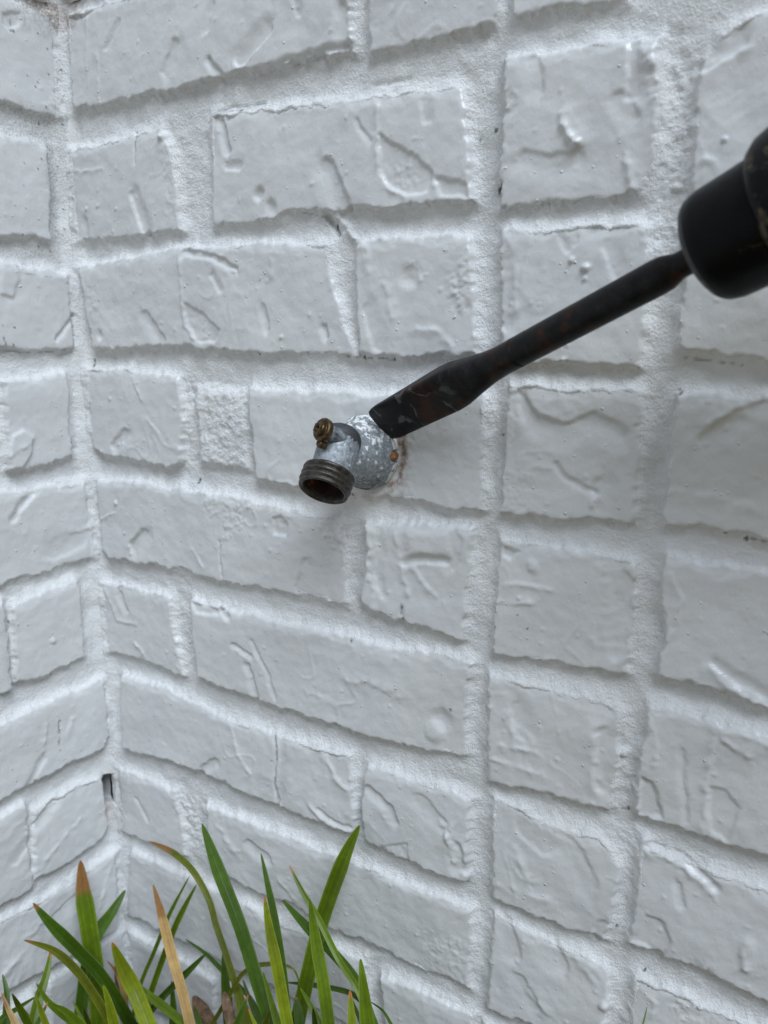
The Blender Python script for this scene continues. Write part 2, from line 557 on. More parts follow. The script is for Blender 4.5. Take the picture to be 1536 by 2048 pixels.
# ---- relief measured on single bricks: g groove, r ridge, p patch, l lumps, b blob (sizes in millimetres)
FR = [
    ('r', [(171, 34), (174, 175)], 1.0, .5), ('r', [(195, 113), (197, 205)], 1.0, .7), ('g', [(236, 44), (212, 96)], 1.8, 1.0),
    ('g', [(352, 89), (332, 144)], 4, 1.1), ('g', [(420, 123), (441, 152)], 2.2, 1.5), ('r', [(467, 123), (465, 157)], 1.2, 1.0),
    ('g', [(535, 58), (480, 118)], 4.5, 1.6), ('g', [(425, 8), (412, 62)], 2.5, .9), ('g', [(590, 0), (600, 26)], 2, .8), ('g', [(686, 15), (690, 90)], 3.5, 1.4),
    ('p', [(505, 150), (560, 120), (700, 78), (705, 100), (560, 135)], -2.2, 3),
    ('g', [(267, 263), (270, 328)], .7, .8), ('r', [(140, 337), (164, 344), (180, 340), (205, 337)], .8, .7), ('g', [(267, 390), (290, 458)], 4.2, 1.7),
    ('b', (173, 417), 1.6, 1.3), ('b', (194, 411), 1.2, 1.0), ('b', (232, 419), 1.3, 1.1), ('g', [(169, 441), (171, 470)], 2.6, 1.2),
    ('l', [(318, 253), (362, 267), (355, 440), (330, 440), (325, 376)], 1.0), ('b', (325, 272), 4, 2.2),
    ('r', [(361, 499), (366, 581), (369, 650), (393, 684)], 1.1, 1.0), ('g', [(369, 506), (427, 513), (472, 540)], 2.2, 1.2), ('r', [(372, 516), (425, 523), (470, 546)], 1.3, .9),
    ('g', [(427, 550), (441, 581)], 2.2, .9), ('p', [(368, 602), (410, 629), (444, 660), (431, 684), (393, 687), (376, 650)], -1.1, 1.2), ('l', [(372, 630), (410, 640), (440, 665), (425, 684), (393, 684)], .9),
    ('g', [(294, 632), (325, 680)], 4, 1.2), ('b', (202, 670), 4, -1.4), ('l', [(175, 565), (200, 565), (205, 640), (178, 640)], .8),
    ('g', [(438, 242), (453, 300)], 2.4, 1.5), ('g', [(452, 333), (478, 333)], 2.4, 1.1), ('g', [(652, 335), (684, 408)], 6.0, 2.0),
    ('b', (517, 387), 5, -1.8), ('b', (542, 417), 6, -1.8), ('r', [(753, 212), (757, 275), (757, 338), (772, 371), (809, 392)], 1.2, 1.1),
    ('p', [(757, 262), (797, 292), (838, 312), (867, 346), (860, 385), (809, 392), (772, 371), (757, 338)], -1.3, 1.2), ('l', [(770, 320), (830, 320), (850, 370), (800, 385), (770, 355)], 1.1),
    ('g', [(713, 242), (742, 283)], 1.3, .7), ('g', [(847, 204), (855, 237)], 3, .9), ('p', [(867, 350), (938, 367), (938, 396), (880, 392)], -1.2, 2),
    ('g', [(647, 433), (667, 467)], 1.8, 2.4), ('r', [(672, 433), (705, 479)], 2.2, 2.4), ('g', [(430, 222), (520, 205)], 1.5, 1.2), ('g', [(740, 168), (810, 155)], 1.2, 1.0),
    ('r', [(734, 492), (742, 550)], 2.4, .9), ('r', [(772, 567), (788, 633)], 3, .9), ('b', (822, 550), 8, -1.3), ('r', [(825, 530), (842, 560)], 2, .8),
    ('l', [(901, 517), (959, 508), (959, 630), (897, 625)], 1.9), ('r', [(838, 658), (880, 662), (905, 692)], 2.2, .9), ('g', [(740, 620), (760, 690)], 5, .9),
    ('r', [(553, 487), (542, 550)], 2.6, .9), ('g', [(526, 617), (534, 658)], 2.5, 1.0), ('b', (563, 675), 1.6, 1.2), ('g', [(647, 654), (651, 675)], 2.2, 1.2),
    ('r', [(270, 766), (291, 807)], 1.2, .8), ('r', [(297, 838), (321, 866)], 1.2, .9), ('b', (222, 797), 1.3, 1.2), ('g', [(253, 866), (229, 893)], 3.8, 1.5),
    ('b', (236, 888), 1.2, 1.0), ('b', (244, 888), 1.1, 1.0), ('l', [(360, 750), (500, 770), (500, 950), (365, 930)], 1.5),
    ('p', [(382, 770), (494, 778), (500, 950), (393, 935)], 3.6, 6),
    ('b', (236, 1006), 2.2, 1.7), ('r', [(202, 1037), (232, 1026)], 1.0, 1.0), ('b', (253, 1067), 1.3, 1.2), ('b', (262, 1093), 1.3, 1.2), ('b', (263, 1108), 1.3, 1.2),
    ('g', [(290, 1068), (270, 1096)], 5, 1.9), ('l', [(410, 992), (440, 992), (440, 1036), (410, 1036)], 1.3), ('l', [(447, 1000), (520, 1000), (480, 1060), (445, 1095)], 1.4),
    ('g', [(441, 1084), (444, 1153)], .8, .8), ('r', [(386, 1098), (407, 1136)], 1.2, .8),
    ('p', [(545, 1035), (562, 1030), (577, 1050), (572, 1074), (547, 1070)], -1.1, 1.0), ('l', [(545, 1031), (576, 1031), (576, 1074), (545, 1074)], 1.0),
    ('g', [(611, 1129), (597, 1180)], 4, .9), ('l', [(620, 1020), (700, 1040), (693, 1120), (650, 1090)], 1.5),
    ('r', [(736, 1059), (744, 1098), (736, 1148), (752, 1188), (748, 1219)], 3.2, 1.2), ('g', [(760, 1062), (764, 1100), (756, 1148), (768, 1188)], 2.5, .7),
    ('r', [(791, 1059), (806, 1133), (818, 1188)], 2.2, 1.0), ('g', [(810, 1125), (853, 1117), (892, 1125)], 2.2, 1.3), ('r', [(826, 1133), (853, 1172), (870, 1190)], 2, .9),
    ('p', [(812, 1060), (900, 1060), (905, 1115), (815, 1112)], .9, 4), ('g', [(804, 1211), (806, 1238)], .9, 1.0), ('g', [(915, 1080), (905, 1130)], 4, .9),
    ('r', [(212, 1177), (236, 1242), (270, 1249)], 1.3, 1.1), ('g', [(240, 1190), (250, 1221)], 2.8, 1.2), ('r', [(270, 1286), (287, 1307)], 1.5, 1.3), ('l', [(335, 1200), (372, 1210), (380, 1340), (350, 1340)], 1.2),
    ('g', [(470, 1289), (505, 1312)], 1.7, 1.1), ('r', [(474, 1298), (505, 1318)], 1.6, .8), ('g', [(498, 1332), (513, 1391)], 2.6, 1.3), ('g', [(505, 1281), (533, 1340), (552, 1398)], 1.3, .8),
    ('b', (884, 1441), 8, -1.6), ('b', (868, 1465), 8, 1.0), ('r', [(697, 1359), (740, 1362), (802, 1391)], 3, .7), ('l', [(603, 1363), (654, 1363), (645, 1414), (600, 1414)], .6),
    ('p', [(383, 1200), (447, 1219), (440, 1232), (395, 1228)], -1.6, 2), ('g', [(440, 1215), (455, 1235)], 2.5, 1.6),
    ('g', [(550, 1473), (554, 1508), (550, 1566), (556, 1609)], .9, 1.3), ('g', [(562, 1480), (566, 1540), (560, 1600)], 3, .8), ('r', [(459, 1441), (478, 1508), (502, 1547)], 1.4, .9),
    ('r', [(642, 1504), (670, 1555), (697, 1582)], 2.2, 1.3), ('r', [(619, 1609), (654, 1645), (697, 1664)], 1.7, 1.1), ('g', [(640, 1620), (670, 1644), (700, 1654)], 1.6, .9), ('g', [(433, 1522), (406, 1539)], 3, 1.3),
    ('g', [(740, 1578), (779, 1613), (791, 1641)], 3.2, 1.3), ('r', [(888, 1652), (904, 1684)], 2.5, 1.3), ('r', [(897, 1650), (910, 1719)], 2.6, 1.4), ('g', [(915, 1693), (921, 1733)], 4.2, 1.6),
    ('p', [(755, 1690), (815, 1684), (822, 1726), (778, 1716)], -.9, 1.2), ('l', [(755, 1690), (815, 1684), (822, 1726), (778, 1716)], .8), ('g', [(840, 1600), (890, 1650)], 5, .8),
    ('r', [(360, 1600), (372, 1640), (385, 1660)], 3, 1.5), ('g', [(275, 1600), (296, 1640)], 2, 1.0), ('l', [(340, 1590), (410, 1610), (410, 1700), (370, 1700)], 1.6),
    ('r', [(442, 1660), (470, 1700)], 3, 1.0), ('g', [(500, 1690), (535, 1715)], 4, 1.2), ('r', [(560, 1760), (590, 1800)], 2, .8), ('l', [(830, 1850), (935, 1880), (930, 1970), (850, 1930)], 1.0),
    ('r', [(1128, 232), (1126, 253), (1144, 277), (1155, 285)], 2.2, 2.4), ('b', (1157, 287), 2.4, 2.0), ('g', [(1066, 125), (1078, 178)], 4, 1.0), ('g', [(1273, 85), (1268, 190)], 3.6, 1.5),
    ('p', [(1278, 92), (1316, 90), (1318, 142), (1278, 142)], 1.0, 2), ('l', [(1008, 178), (1041, 178), (1030, 250), (1000, 255)], 2.2), ('l', [(1005, 285), (1025, 280), (1022, 305), (1003, 305)], 1.2),
    ('g', [(1050, 320), (1100, 330), (1150, 322)], 5, .9), ('r', [(1252, 325), (1262, 372)], 2.2, 1.5), ('g', [(1240, 200), (1262, 232)], 4, 1.0),
    ('l', [(1270, 60), (1400, 40), (1385, 300), (1365, 520), (1285, 480), (1320, 320)], 1.6), ('r', [(1325, 60), (1318, 130), (1324, 200), (1315, 290)], 1.8, 1.6),
    ('r', [(1026, 535), (1031, 619)], 3, .9), ('g', [(1012, 520), (1014, 650)], 3.5, .9), ('b', (1143, 523), 1.6, 1.3), ('b', (1172, 537), 2.2, 1.7), ('b', (1170, 557), 1.3, 1.1), ('b', (1131, 722), 2.4, 1.2),
    ('g', [(1220, 492), (1235, 545)], 4, .8), ('l', [(1262, 460), (1290, 460), (1288, 482), (1262, 482)], 1.4), ('g', [(1120, 475), (1135, 500), (1150, 475)], 2, .6),
    ('g', [(1033, 801), (1068, 844), (1126, 867), (1188, 844), (1235, 867)], 5, 1.2), ('g', [(1115, 929), (1134, 956), (1188, 987)], 1.3, .9), ('r', [(1193, 995), (1188, 1012)], 1.2, 1.3),
    ('l', [(998, 933), (1076, 943), (1060, 1030), (998, 1030)], .9), ('g', [(1205, 975), (1215, 1030)], 6, 1.0), ('r', [(1030, 790), (1034, 830), (1045, 850)], 2, .8),
    ('r', [(1010, 1166), (1060, 1172), (1107, 1181)], 1.8, .9), ('r', [(994, 1204), (1035, 1206), (1072, 1204)], 1.5, .8), ('g', [(1243, 1166), (1227, 1297)], 7, 1.3), ('r', [(1218, 1170), (1210, 1290)], 4, .8),
    ('b', (1040, 1196), 1.4, 1.2), ('b', (1065, 1132), 5, 1.0), ('p', [(1000, 1085), (1040, 1105), (1020, 1122), (1003, 1112)], -1.5, 2),
    ('r', [(1018, 1416), (1022, 1440), (1029, 1471)], 2.6, 1.2), ('g', [(1035, 1420), (1045, 1465)], 5, .9), ('r', [(1006, 1490), (1050, 1497), (1072, 1506)], 1.7, .9), ('r', [(990, 1517), (1083, 1548)], 1.7, .8),
    ('g', [(1212, 1475), (1206, 1570)], 6, 1.7), ('r', [(1190, 1475), (1192, 1560)], 2.5, 1.0), ('b', (1206, 1428), 9, -1.2),
    ('r', [(1033, 1707), (1053, 1754)], 4, 1.0), ('g', [(1140, 1700), (1170, 1760)], 8, .9), ('g', [(1050, 1660), (1090, 1690)], 7, .8), ('r', [(1000, 1772), (1060, 1790), (1100, 1800)], 3, .7), ('g', [(1205, 1850), (1195, 1880)], 4, 1.2),
    ('g', [(1010, 1851), (1029, 1905)], 5, .9), ('g', [(1095, 1890), (1120, 1930)], 6, 1.0), ('r', [(1150, 1910), (1190, 1960)], 4, .9), ('g', [(1040, 1960), (1070, 2010)], 5, .8), ('r', [(1060, 1985), (1095, 2020)], 3, .8),
    ('r', [(1344, 1150), (1363, 1200), (1351, 1255), (1332, 1282)], 1.3, .9), ('r', [(1421, 1335), (1452, 1366), (1490, 1390), (1536, 1412)], 2.2, 1.6), ('g', [(1430, 1322), (1470, 1356), (1530, 1385)], 2.4, 1.0),
    ('r', [(1301, 1444), (1316, 1494), (1309, 1529)], 1.2, .8), ('p', [(1281, 1548), (1309, 1564), (1328, 1641), (1274, 1630)], -1.6, 1.5), ('g', [(1363, 1502), (1368, 1570), (1372, 1640)], 1.6, .7),
    ('r', [(1429, 1463), (1413, 1572), (1406, 1665)], 1.4, .9), ('p', [(1413, 1568), (1452, 1579), (1483, 1618), (1456, 1684), (1421, 1657)], -.9, 1.2), ('r', [(1440, 1455), (1490, 1470), (1536, 1490)], 2, 1.3), ('r', [(1450, 1480), (1500, 1510)], 2, 1.0),
    ('r', [(1289, 1704), (1330, 1716), (1367, 1735), (1425, 1789)], 2.2, 1.4), ('g', [(1295, 1692), (1370, 1722), (1432, 1778)], 1.8, 1.2), ('p', [(1262, 1882), (1293, 1828), (1328, 1843), (1344, 1886), (1328, 1913)], -1.0, 1.2),
    ('g', [(1355, 1770), (1365, 1810)], 2, .8), ('r', [(1490, 1880), (1490, 1935)], 2.4, 1.4), ('l', [(1360, 1920), (1420, 1920), (1430, 1950), (1370, 1950)], 1.5),
    ('r', [(1290, 1990), (1310, 2010), (1300, 2040)], 1.5, 1.0), ('l', [(1340, 1995), (1420, 2010), (1440, 2048), (1340, 2048)], 1.8), ('b', (1210, 2010), 4, 1.8),
    ('r', [(1413, 844), (1470, 820), (1522, 797)], 3, 1.3), ('g', [(1415, 880), (1470, 840), (1530, 815)], 4, .9), ('r', [(1340, 985), (1430, 995), (1500, 1012)], 2.5, .6),
    ('g', [(1405, 124), (1445, 104), (1480, 83)], 4, 1.3), ('r', [(1405, 138), (1450, 125), (1490, 98)], 2.5, 1.0), ('b', (1452, 277), 1.5, 1.2), ('r', [(1410, 318), (1425, 325)], 1.8, 1.2),
    ('l', [(1235, 1540), (1275, 1480), (1290, 1420), (1270, 1640), (1215, 1640)], 1.6), ('b', (1246, 1508), 3.5, 2.2), ('l', [(1215, 1640), (1280, 1660), (1280, 1720), (1240, 1720)], 1.2),
    ('p', [(796, 905), (806, 880), (812, 905), (800, 950), (785, 975), (778, 985)], -1.6, 1.5), ('l', [(770, 870), (830, 870), (830, 1000), (740, 1000)], 1.0),
]
FL = [
    ('p', [(3, 25), (38, 22), (42, 45), (20, 64), (5, 50)], -1.2, 1.0), ('l', [(85, 150), (145, 160), (140, 245), (90, 225)], 1.2),
    ('g', [(147, 632), (113, 677)], 1.6, 1.2), ('p', [(0, 520), (35, 528), (40, 560), (25, 595), (0, 590)], 1.0, 1.5), ('l', [(90, 280), (105, 290), (112, 470), (98, 470)], 1.0),
    ('p', [(12, 905), (20, 872), (45, 858), (65, 875), (62, 905), (40, 938), (18, 940)], 1.6, 1.0), ('r', [(14, 912), (40, 896), (64, 878)], 1.6, 1.0), ('g', [(147, 883), (157, 900)], 1.0, 1.3),
    ('g', [(65, 989), (40, 1015), (27, 1040)], 2.4, 1.5), ('r', [(140, 1064), (165, 1060), (185, 1054)], 1.6, 1.0), ('g', [(160, 1080), (110, 1105)], 7, .8), ('b', (105, 1280), 3, 1.1),
    ('g', [(117, 1444), (118, 1488)], .7, .8), ('g', [(85, 1518), (58, 1569)], 3, 1.2), ('r', [(145, 1437), (132, 1470)], 2, .8), ('r', [(90, 1450), (84, 1500)], 2, .8),
    ('g', [(110, 1606), (75, 1650)], 3.8, 1.5), ('r', [(160, 1640), (120, 1680), (90, 1720)], 2.2, .8), ('g', [(50, 1690), (30, 1720)], 4, .9), ('r', [(222, 1730), (205, 1790), (190, 1830)], 1.6, .8),
    ('r', [(95, 1830), (60, 1870)], 3, .8), ('g', [(150, 1800), (100, 1850)], 5, .9), ('r', [(30, 1920), (10, 1945)], 3, 1.3), ('l', [(45, 1650), (66, 1640), (80, 1750), (50, 1760)], 1.2),
]
# dark pits and specks: px, py, radius in millimetres
SPECK_R = [(994, 379, 1.7), (985, 258, 1.2), (662, 452, 1.5), (181, 722, 1.0), (182, 732, .9), (953, 281, .6), (477, 219, 1.0), (725, 300, .5), (950, 276, .5), (690, 712, .8), (724, 716, 1.0), (783, 718, .8), (702, 990, 1.0), (704, 998, .7), (390, 962, 1.2), (388, 968, .9), (515, 707, 1.0),
           (1252, 1625, 1.2), (1230, 1858, 1.1), (1490, 1080, 1.2), (1450, 1067, .8), (1360, 787, 1.0), (1355, 780, .8), (1001, 871, 1.0), (990, 1255, .7), (1055, 1259, .6), (1035, 1230, .6), (240, 1865, 2.6), (236, 1870, 2.0), (252, 1872, 1.2), (703, 1282, 1.0), (806, 1215, .8), (900, 1420, .8), (1285, 1950, 1.0)]
SPECK_L = [(28, 655, .9), (26, 690, .8), (26, 62, 1.0), (20, 60, .9), (150, 886, .8), (20, 1245, .9), (118, 1440, .4), (118, 1460, .4), (118, 1480, .35), (80, 20, .8), (85, 245, .9), (108, 1350, .6), (128, 180, .6)]
for _i in range(55):
    SPECK_L.append((rnd.uniform(40, 140), rnd.uniform(0, 520), rnd.uniform(.25, .6)))
CRACK_R = [([(267, 263), (269, 300), (270, 328)], .8, .5), ([(550, 1473), (554, 1508), (550, 1566), (556, 1609)], .8, .45), ([(804, 1211), (806, 1238)], .8, .7), ([(655, 448), (668, 470)], 1.0, .7), ([(1490, 1076), (1536, 1088)], 1.0, .6), ([(1000, 368), (995, 388)], 1.5, .8),
           ([(690, 712), (790, 720)], .8, .6), ([(600, 424), (640, 432)], .8, .4), ([(180, 718), (183, 735)], 1.0, .8), ([(420, 226), (500, 214)], .7, .4), ([(1365, 716), (1480, 730)], .9, .5), ([(1205, 1625), (1260, 1625)], .9, .4)]
CRACK_L = [([(117, 1440), (118, 1500)], .8, .7), ([(0, 700), (60, 706), (140, 700)], .9, .5), ([(146, 632), (148, 690)], .9, .6), ([(3, 650), (10, 690)], .9, .7), ([(144, 880), (157, 902)], .9, .7), ([(40, 545), (100, 555)], .8, .35), ([(20, 40), (24, 62)], 1.0, .6)]
# mildew, rust and the shade painted into the top left corner: polygons with strength
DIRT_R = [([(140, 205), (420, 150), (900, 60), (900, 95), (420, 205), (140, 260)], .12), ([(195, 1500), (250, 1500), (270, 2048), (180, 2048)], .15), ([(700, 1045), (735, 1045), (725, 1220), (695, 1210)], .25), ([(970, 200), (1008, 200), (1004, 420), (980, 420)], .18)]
DIRT_SHADE_L = [([(0, 0), (150, 0), (150, 110), (60, 60), (0, 20)], .35), ([(0, -60), (112, -60), (122, 90), (90, 50), (30, 12)], .8), ([(85, 270), (130, 290), (125, 500), (98, 480)], .55), ([(0, 195), (140, 225), (130, 300), (0, 280)], .35), ([(0, 475), (130, 480), (140, 540), (0, 525)], .25), ([(0, 1230), (25, 1210), (30, 1400), (10, 1400)], .30)]  # the strongest polygon is shade painted along the top of the corner
RUST_SHADE_R = [([(104, -60), (164, -60), (160, 40), (118, 70)], .5), ([(794, 868), (806, 866), (818, 890), (814, 915), (812, 945), (800, 972), (785, 990), (770, 990), (785, 960), (795, 930)], .95), ([(690, 985), (740, 985), (800, 985), (815, 905), (822, 940), (805, 1000), (720, 1000)], .25), ([(212, 1612), (226, 1612), (240, 1660), (225, 1665)], .5)]  # the first polygon paints brown shade beside the top corner


RUST_SHADE_L = [([(20, -60), (112, -60), (120, 70), (95, 40), (50, 5)], .55), ([(212, 1600), (232, 1600), (232, 1640), (216, 1650)], .5)]  # first polygon: corner shade put into the colour as brown


def feature_field(S, T, feats, tf, x0, z0, step, seed):
    """height offsets, in metres, on the whole wall grid"""
    Fd = np.zeros(S.shape)
    nz, nx = S.shape
    for k, f in enumerate(feats):
        pts = [tf(*f[1])] if f[0] == 'b' else [tf(*p) for p in f[1]]
        w = (f[2] if f[0] in 'grb' else 4.0) * 1e-3 * 3.6 + .004
        a0 = int((min(p[0] for p in pts) - w - x0) / step)
        a1 = int((max(p[0] for p in pts) + w - x0) / step) + 2
        b0 = int((min(p[1] for p in pts) - w - z0) / step)
        b1 = int((max(p[1] for p in pts) + w - z0) / step) + 2
        a0, b0, a1, b1 = max(a0, 0), max(b0, 0), min(a1, nx), min(b1, nz)
        if a1 <= a0 or b1 <= b0:
            continue
        s, t = S[b0:b1, a0:a1], T[b0:b1, a0:a1]
        ws = s + .0011 * pn(s * 120, t * 120, k % 9) + .0004 * pn(s * 400, t * 400, 3)
        wt = t + .0011 * pn(s * 120 + 9, t * 120 + 4, k % 7) + .0004 * pn(s * 400, t * 400, 5)
        if f[0] in 'gr':
            d, sv = seg_signed(ws, wt, pts)
            wf = f[2] * 1.2e-3
            if f[2] < 1.5:
                wf *= 1.15
            d, sv = d / wf, sv / wf
            if (k * 7) % 5 < 2:
                sv = -sv
            if f[0] == 'g':                     # scoop: one crisp flank, one that runs out
                crisp = 1 - smst(.55, 1.0, d)
                soft = 1 - smst(.0, 1.9, d)
                m = smst(-.35, .35, sv)
                Fd[b0:b1, a0:a1] -= (crisp * (1 - m) + soft * m) * f[3] * 1e-3
            else:                               # fold: a crest that falls off on one side
                crisp = np.exp(-d * d * 2.2)
                soft = np.exp(-d * .8) * np.exp(-d * d * .12)
                m = smst(-.3, .3, sv)
                Fd[b0:b1, a0:a1] += (crisp * (1 - m) + soft * m) * f[3] * 1e-3 * (.75 + .6 * pn(s * 190, t * 190, k % 5))
        elif f[0] == 'b':
            d = np.hypot(ws - pts[0][0], wt - pts[0][1]) / (f[2] * 1e-3)
            Fd[b0:b1, a0:a1] += (1 - smst(.2, 1.15, d)) * f[3] * 1e-3
        elif f[0] == 'p':
            sd_ = poly_sdf(ws, wt, pts)
            e = f[3] * 1e-3
            Fd[b0:b1, a0:a1] += (1 - smst(-e, e * .4, sd_)) * f[2] * 1e-3
        elif f[0] == 'l':
            sd_ = poly_sdf(ws, wt, pts)
            m = 1 - smst(-.004, .003, sd_)
            lum = .6 * pn(s * 170, t * 170, 11) + .5 * pn(s * 380, t * 380, 12) + .35 * pn(s * 800, t * 800, 13)
            Fd[b0:b1, a0:a1] += m * np.maximum(lum, -.25) * f[2] * .65e-3
    return Fd


def stain_shade_field(S, T, tf, specks, dirt_shade_polys, rust_shade_polys):
    C = np.zeros(S.shape + (4,))
    C[..., 3] = 1
    for pts, wmm, a in (CRACK_R if tf is st_r else CRACK_L) if specks else ():
        d = seg_dist(S + .0008 * pn(S * 160, T * 160, 4), T, [tf(*p) for p in pts])
        C[..., 2] = np.maximum(C[..., 2], a * (1 - smst(wmm * .3e-3, wmm * 1e-3, d)) * smst(-.35, .1, pn(S * 260, T * 260, 6)))
    for px, py, r in specks:
        s, t = tf(px, py)
        d = np.hypot((S - s), (T - t) * .8) + .0004 * pn(S * 900, T * 900, 2)
        C[..., 2] = np.maximum(C[..., 2], .92 * (1 - smst(r * .5e-3, r * 1.1e-3, d)))
    for ch, lst in ((0, dirt_shade_polys), (1, rust_shade_polys)):
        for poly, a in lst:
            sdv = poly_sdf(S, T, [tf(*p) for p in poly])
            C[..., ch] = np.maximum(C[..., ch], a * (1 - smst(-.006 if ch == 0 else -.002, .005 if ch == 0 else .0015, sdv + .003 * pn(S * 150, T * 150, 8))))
    return C


def grid_mesh(name, idx_r, idx_c, mask, POS, stain_shade):
    """quads of a sub-grid where mask (cells) holds"""
    r0, r1 = idx_r
    c0, c1 = idx_c
    used = np.zeros((r1 - r0, c1 - c0), bool)
    used[:-1, :-1] |= mask
    used[1:, :-1] |= mask
    used[:-1, 1:] |= mask
    used[1:, 1:] |= mask
    ids = np.full(used.shape, -1, np.int64)
    ids[used] = np.arange(used.sum())
    q = np.stack([ids[:-1, :-1][mask], ids[:-1, 1:][mask], ids[1:, 1:][mask], ids[1:, :-1][mask]], 1)
    return mesh_np(name, POS[used], q, {'stain_shade': stain_shade[used]})


def build_wall(root, bricks, feats, tf, specks, dirt_shade_polys, rust_shade_polys, x0, x1, z0, z1, step, side, seed, extra=None, hole=None, detailed=True):
    nx = int(round((x1 - x0) / step)) + 1
    nz = int(round((z1 - z0) / step)) + 1
    xs = x0 + np.arange(nx) * step
    zs = z0 + np.arange(nz) * step
    S, T = np.meshgrid(xs, zs)
    Ws = S + .0014 * pn(S * 70, T * 70, seed + 1) + .0010 * pn(S * 190, T * 190, seed + 2) + .0006 * pn(S * 480, T * 480, seed + 3)
    Wt = T + .0018 * pn(S * 60, T * 60, seed + 4) + .0014 * pn(S * 170, T * 170, seed + 5) + .0007 * pn(S * 430, T * 430, seed + 6)
    Fd = 1.2 * feature_field(S, T, feats, tf, x0, z0, step, seed)
    C = stain_shade_field(S, T, tf, specks, dirt_shade_polys, rust_shade_polys)
    dmin = np.full(S.shape, .05)
    hbest = np.full(S.shape, -.05)
    und = .0011 * pn(S * 22, T * 22, seed + 7) + .00042 * pn(S * 60, T * 60, seed + 8) + .00020 * pn(S * 150, T * 150, seed + 9)
    # soft folds of hand-made clay
    fold = pn(S * 26 + .8 * pn(S * 40, T * 40, seed + 15), T * 16, seed + 14)
    und = und + .00035 * (1 - smst(.0, .12, np.abs(fold))) * smst(.15, .5, pn(S * 14, T * 14, seed + 16))
    fin = .00006 * pn(S * 330, T * 330, seed + 10) + .00004 * pn(S * 700, T * 700, seed + 11)
    sp = pn(S * 240, T * 240, seed + 12)
    fin = fin + .00055 * smst(.62, .85, sp)          # dried paint drops
    chw = .5 + .8 * np.clip(.5 + pn(S * 45, T * 20, seed + 13), 0, 1)
    items = []
    rb = random.Random(seed)
    for poly, top in bricks:
        pad = .011
        c0 = max(0, int((min(p[0] for p in poly) - pad - x0) / step))
        c1 = min(nx, int((max(p[0] for p in poly) + pad - x0) / step) + 2)
        r0 = max(0, int((min(p[1] for p in poly) - pad - z0) / step))
        r1 = min(nz, int((max(p[1] for p in poly) + pad - z0) / step) + 2)
        if c1 - c0 < 4 or r1 - r0 < 4:
            continue
        sl = (slice(r0, r1), slice(c0, c1))
        s, t = S[sl], T[sl]
        sdv = poly_sdf(Ws[sl], Wt[sl], poly)
        dt = seg_dist(Ws[sl], Wt[sl], top)
        cs, ct = np.mean([p[0] for p in poly]), np.mean([p[1] for p in poly])
        base = rb.uniform(-.0002, .0012)
        tx, tz = rb.uniform(-.012, .012), rb.uniform(-.02, .02)
        face = base + tx * (s - cs) + tz * (t - ct) + und[sl] + fin[sl] + Fd[sl]
        r = .0016 + .0007 * pn(s * 90, t * 90, seed + 20)
        din = -sdv
        e = np.clip(1 - din / r, 0, 1)
        drop = r * (1 - np.sqrt(np.maximum(1 - e * e, 0))) + np.where(din < 0, -din * 2.6, 0)
        w = .0060 * chw[sl]
        drop2 = .0012 * np.clip(1 - dt / w, 0, 1) ** 1.2
        drop = np.where(din > -.002, np.maximum(drop, drop2), drop)
        hb = face - np.minimum(drop, .03)
        dmin[sl] = np.minimum(dmin[sl], sdv)
        hbest[sl] = np.maximum(hbest[sl], hb)
        items.append((r0, r1, c0, c1, sdv, hb))
    # mortar: struck concave, deep under the brick above, running out on the brick below
    sh = int(round(.0018 / step))
    dsh = np.vstack([dmin[:1].repeat(sh, 0), dmin[:-sh]]) if sh else dmin
    dj = .15 * dsh + .85 * dmin
    grit = .00032 * pn(S * 190, T * 190, seed + 30) + .00022 * pn(S * 400, T * 400, seed + 31) + .00022 * pn(S * 850, T * 850, seed + 32)
    xq = np.clip((dj + .0015) / .0090, 0, 1)
    Hm = -.0003 - .0046 * (1 - (1 - xq) ** 2) + .0012 * pn(S * 35, T * 35, seed + 33) + .0007 * pn(S * 90, T * 90, seed + 34) + grit + Fd
    Hm = Hm + .0062 * np.clip(1 - S / .009, 0, 1) ** 1.6
    Hm = Hm - .006 * smst(.0006, .0050, -dmin)
    Hm = smax(Hm, hbest - .0004, .0012)
    if hole is not None:
        sdh = poly_sdf(S, T, hole)
        Hm = Hm - .024 * (1 - smst(-.0008, .0010, sdh))
        C[..., 2] = np.maximum(C[..., 2], .55 * (1 - smst(-.0018, .0010, sdh)))      # bare dark cavity
    if extra is not None:
        Hm = extra(S, T, Hm)

    def pos(s, t, h):
        return np.stack([s, -h, t], -1) if side == 'R' else np.stack([h, -s, t], -1)
    Pm = pos(S, T, Hm)
    need = hbest < Hm + .0022
    cm = need[:-1, :-1] | need[1:, :-1] | need[:-1, 1:] | need[1:, 1:]
    me = grid_mesh('mortar_joint', (0, nz), (0, nx), cm, Pm, C)
    link('mortar_joint', me, M_MORTAR, root)
    for r0, r1, c0, c1, sdv, hb in items:
        sl = (slice(r0, r1), slice(c0, c1))
        keep = (sdv < .008) & (hb > Hm[sl] - .0025)
        kc = keep[:-1, :-1] | keep[1:, :-1] | keep[:-1, 1:] | keep[1:, 1:]
        if kc.sum() < 30:
            continue
        me = grid_mesh('brick', (r0, r1), (c0, c1), kc, pos(S[sl], T[sl], hb), C[sl])
        link('brick', me, M_BRICK, root)


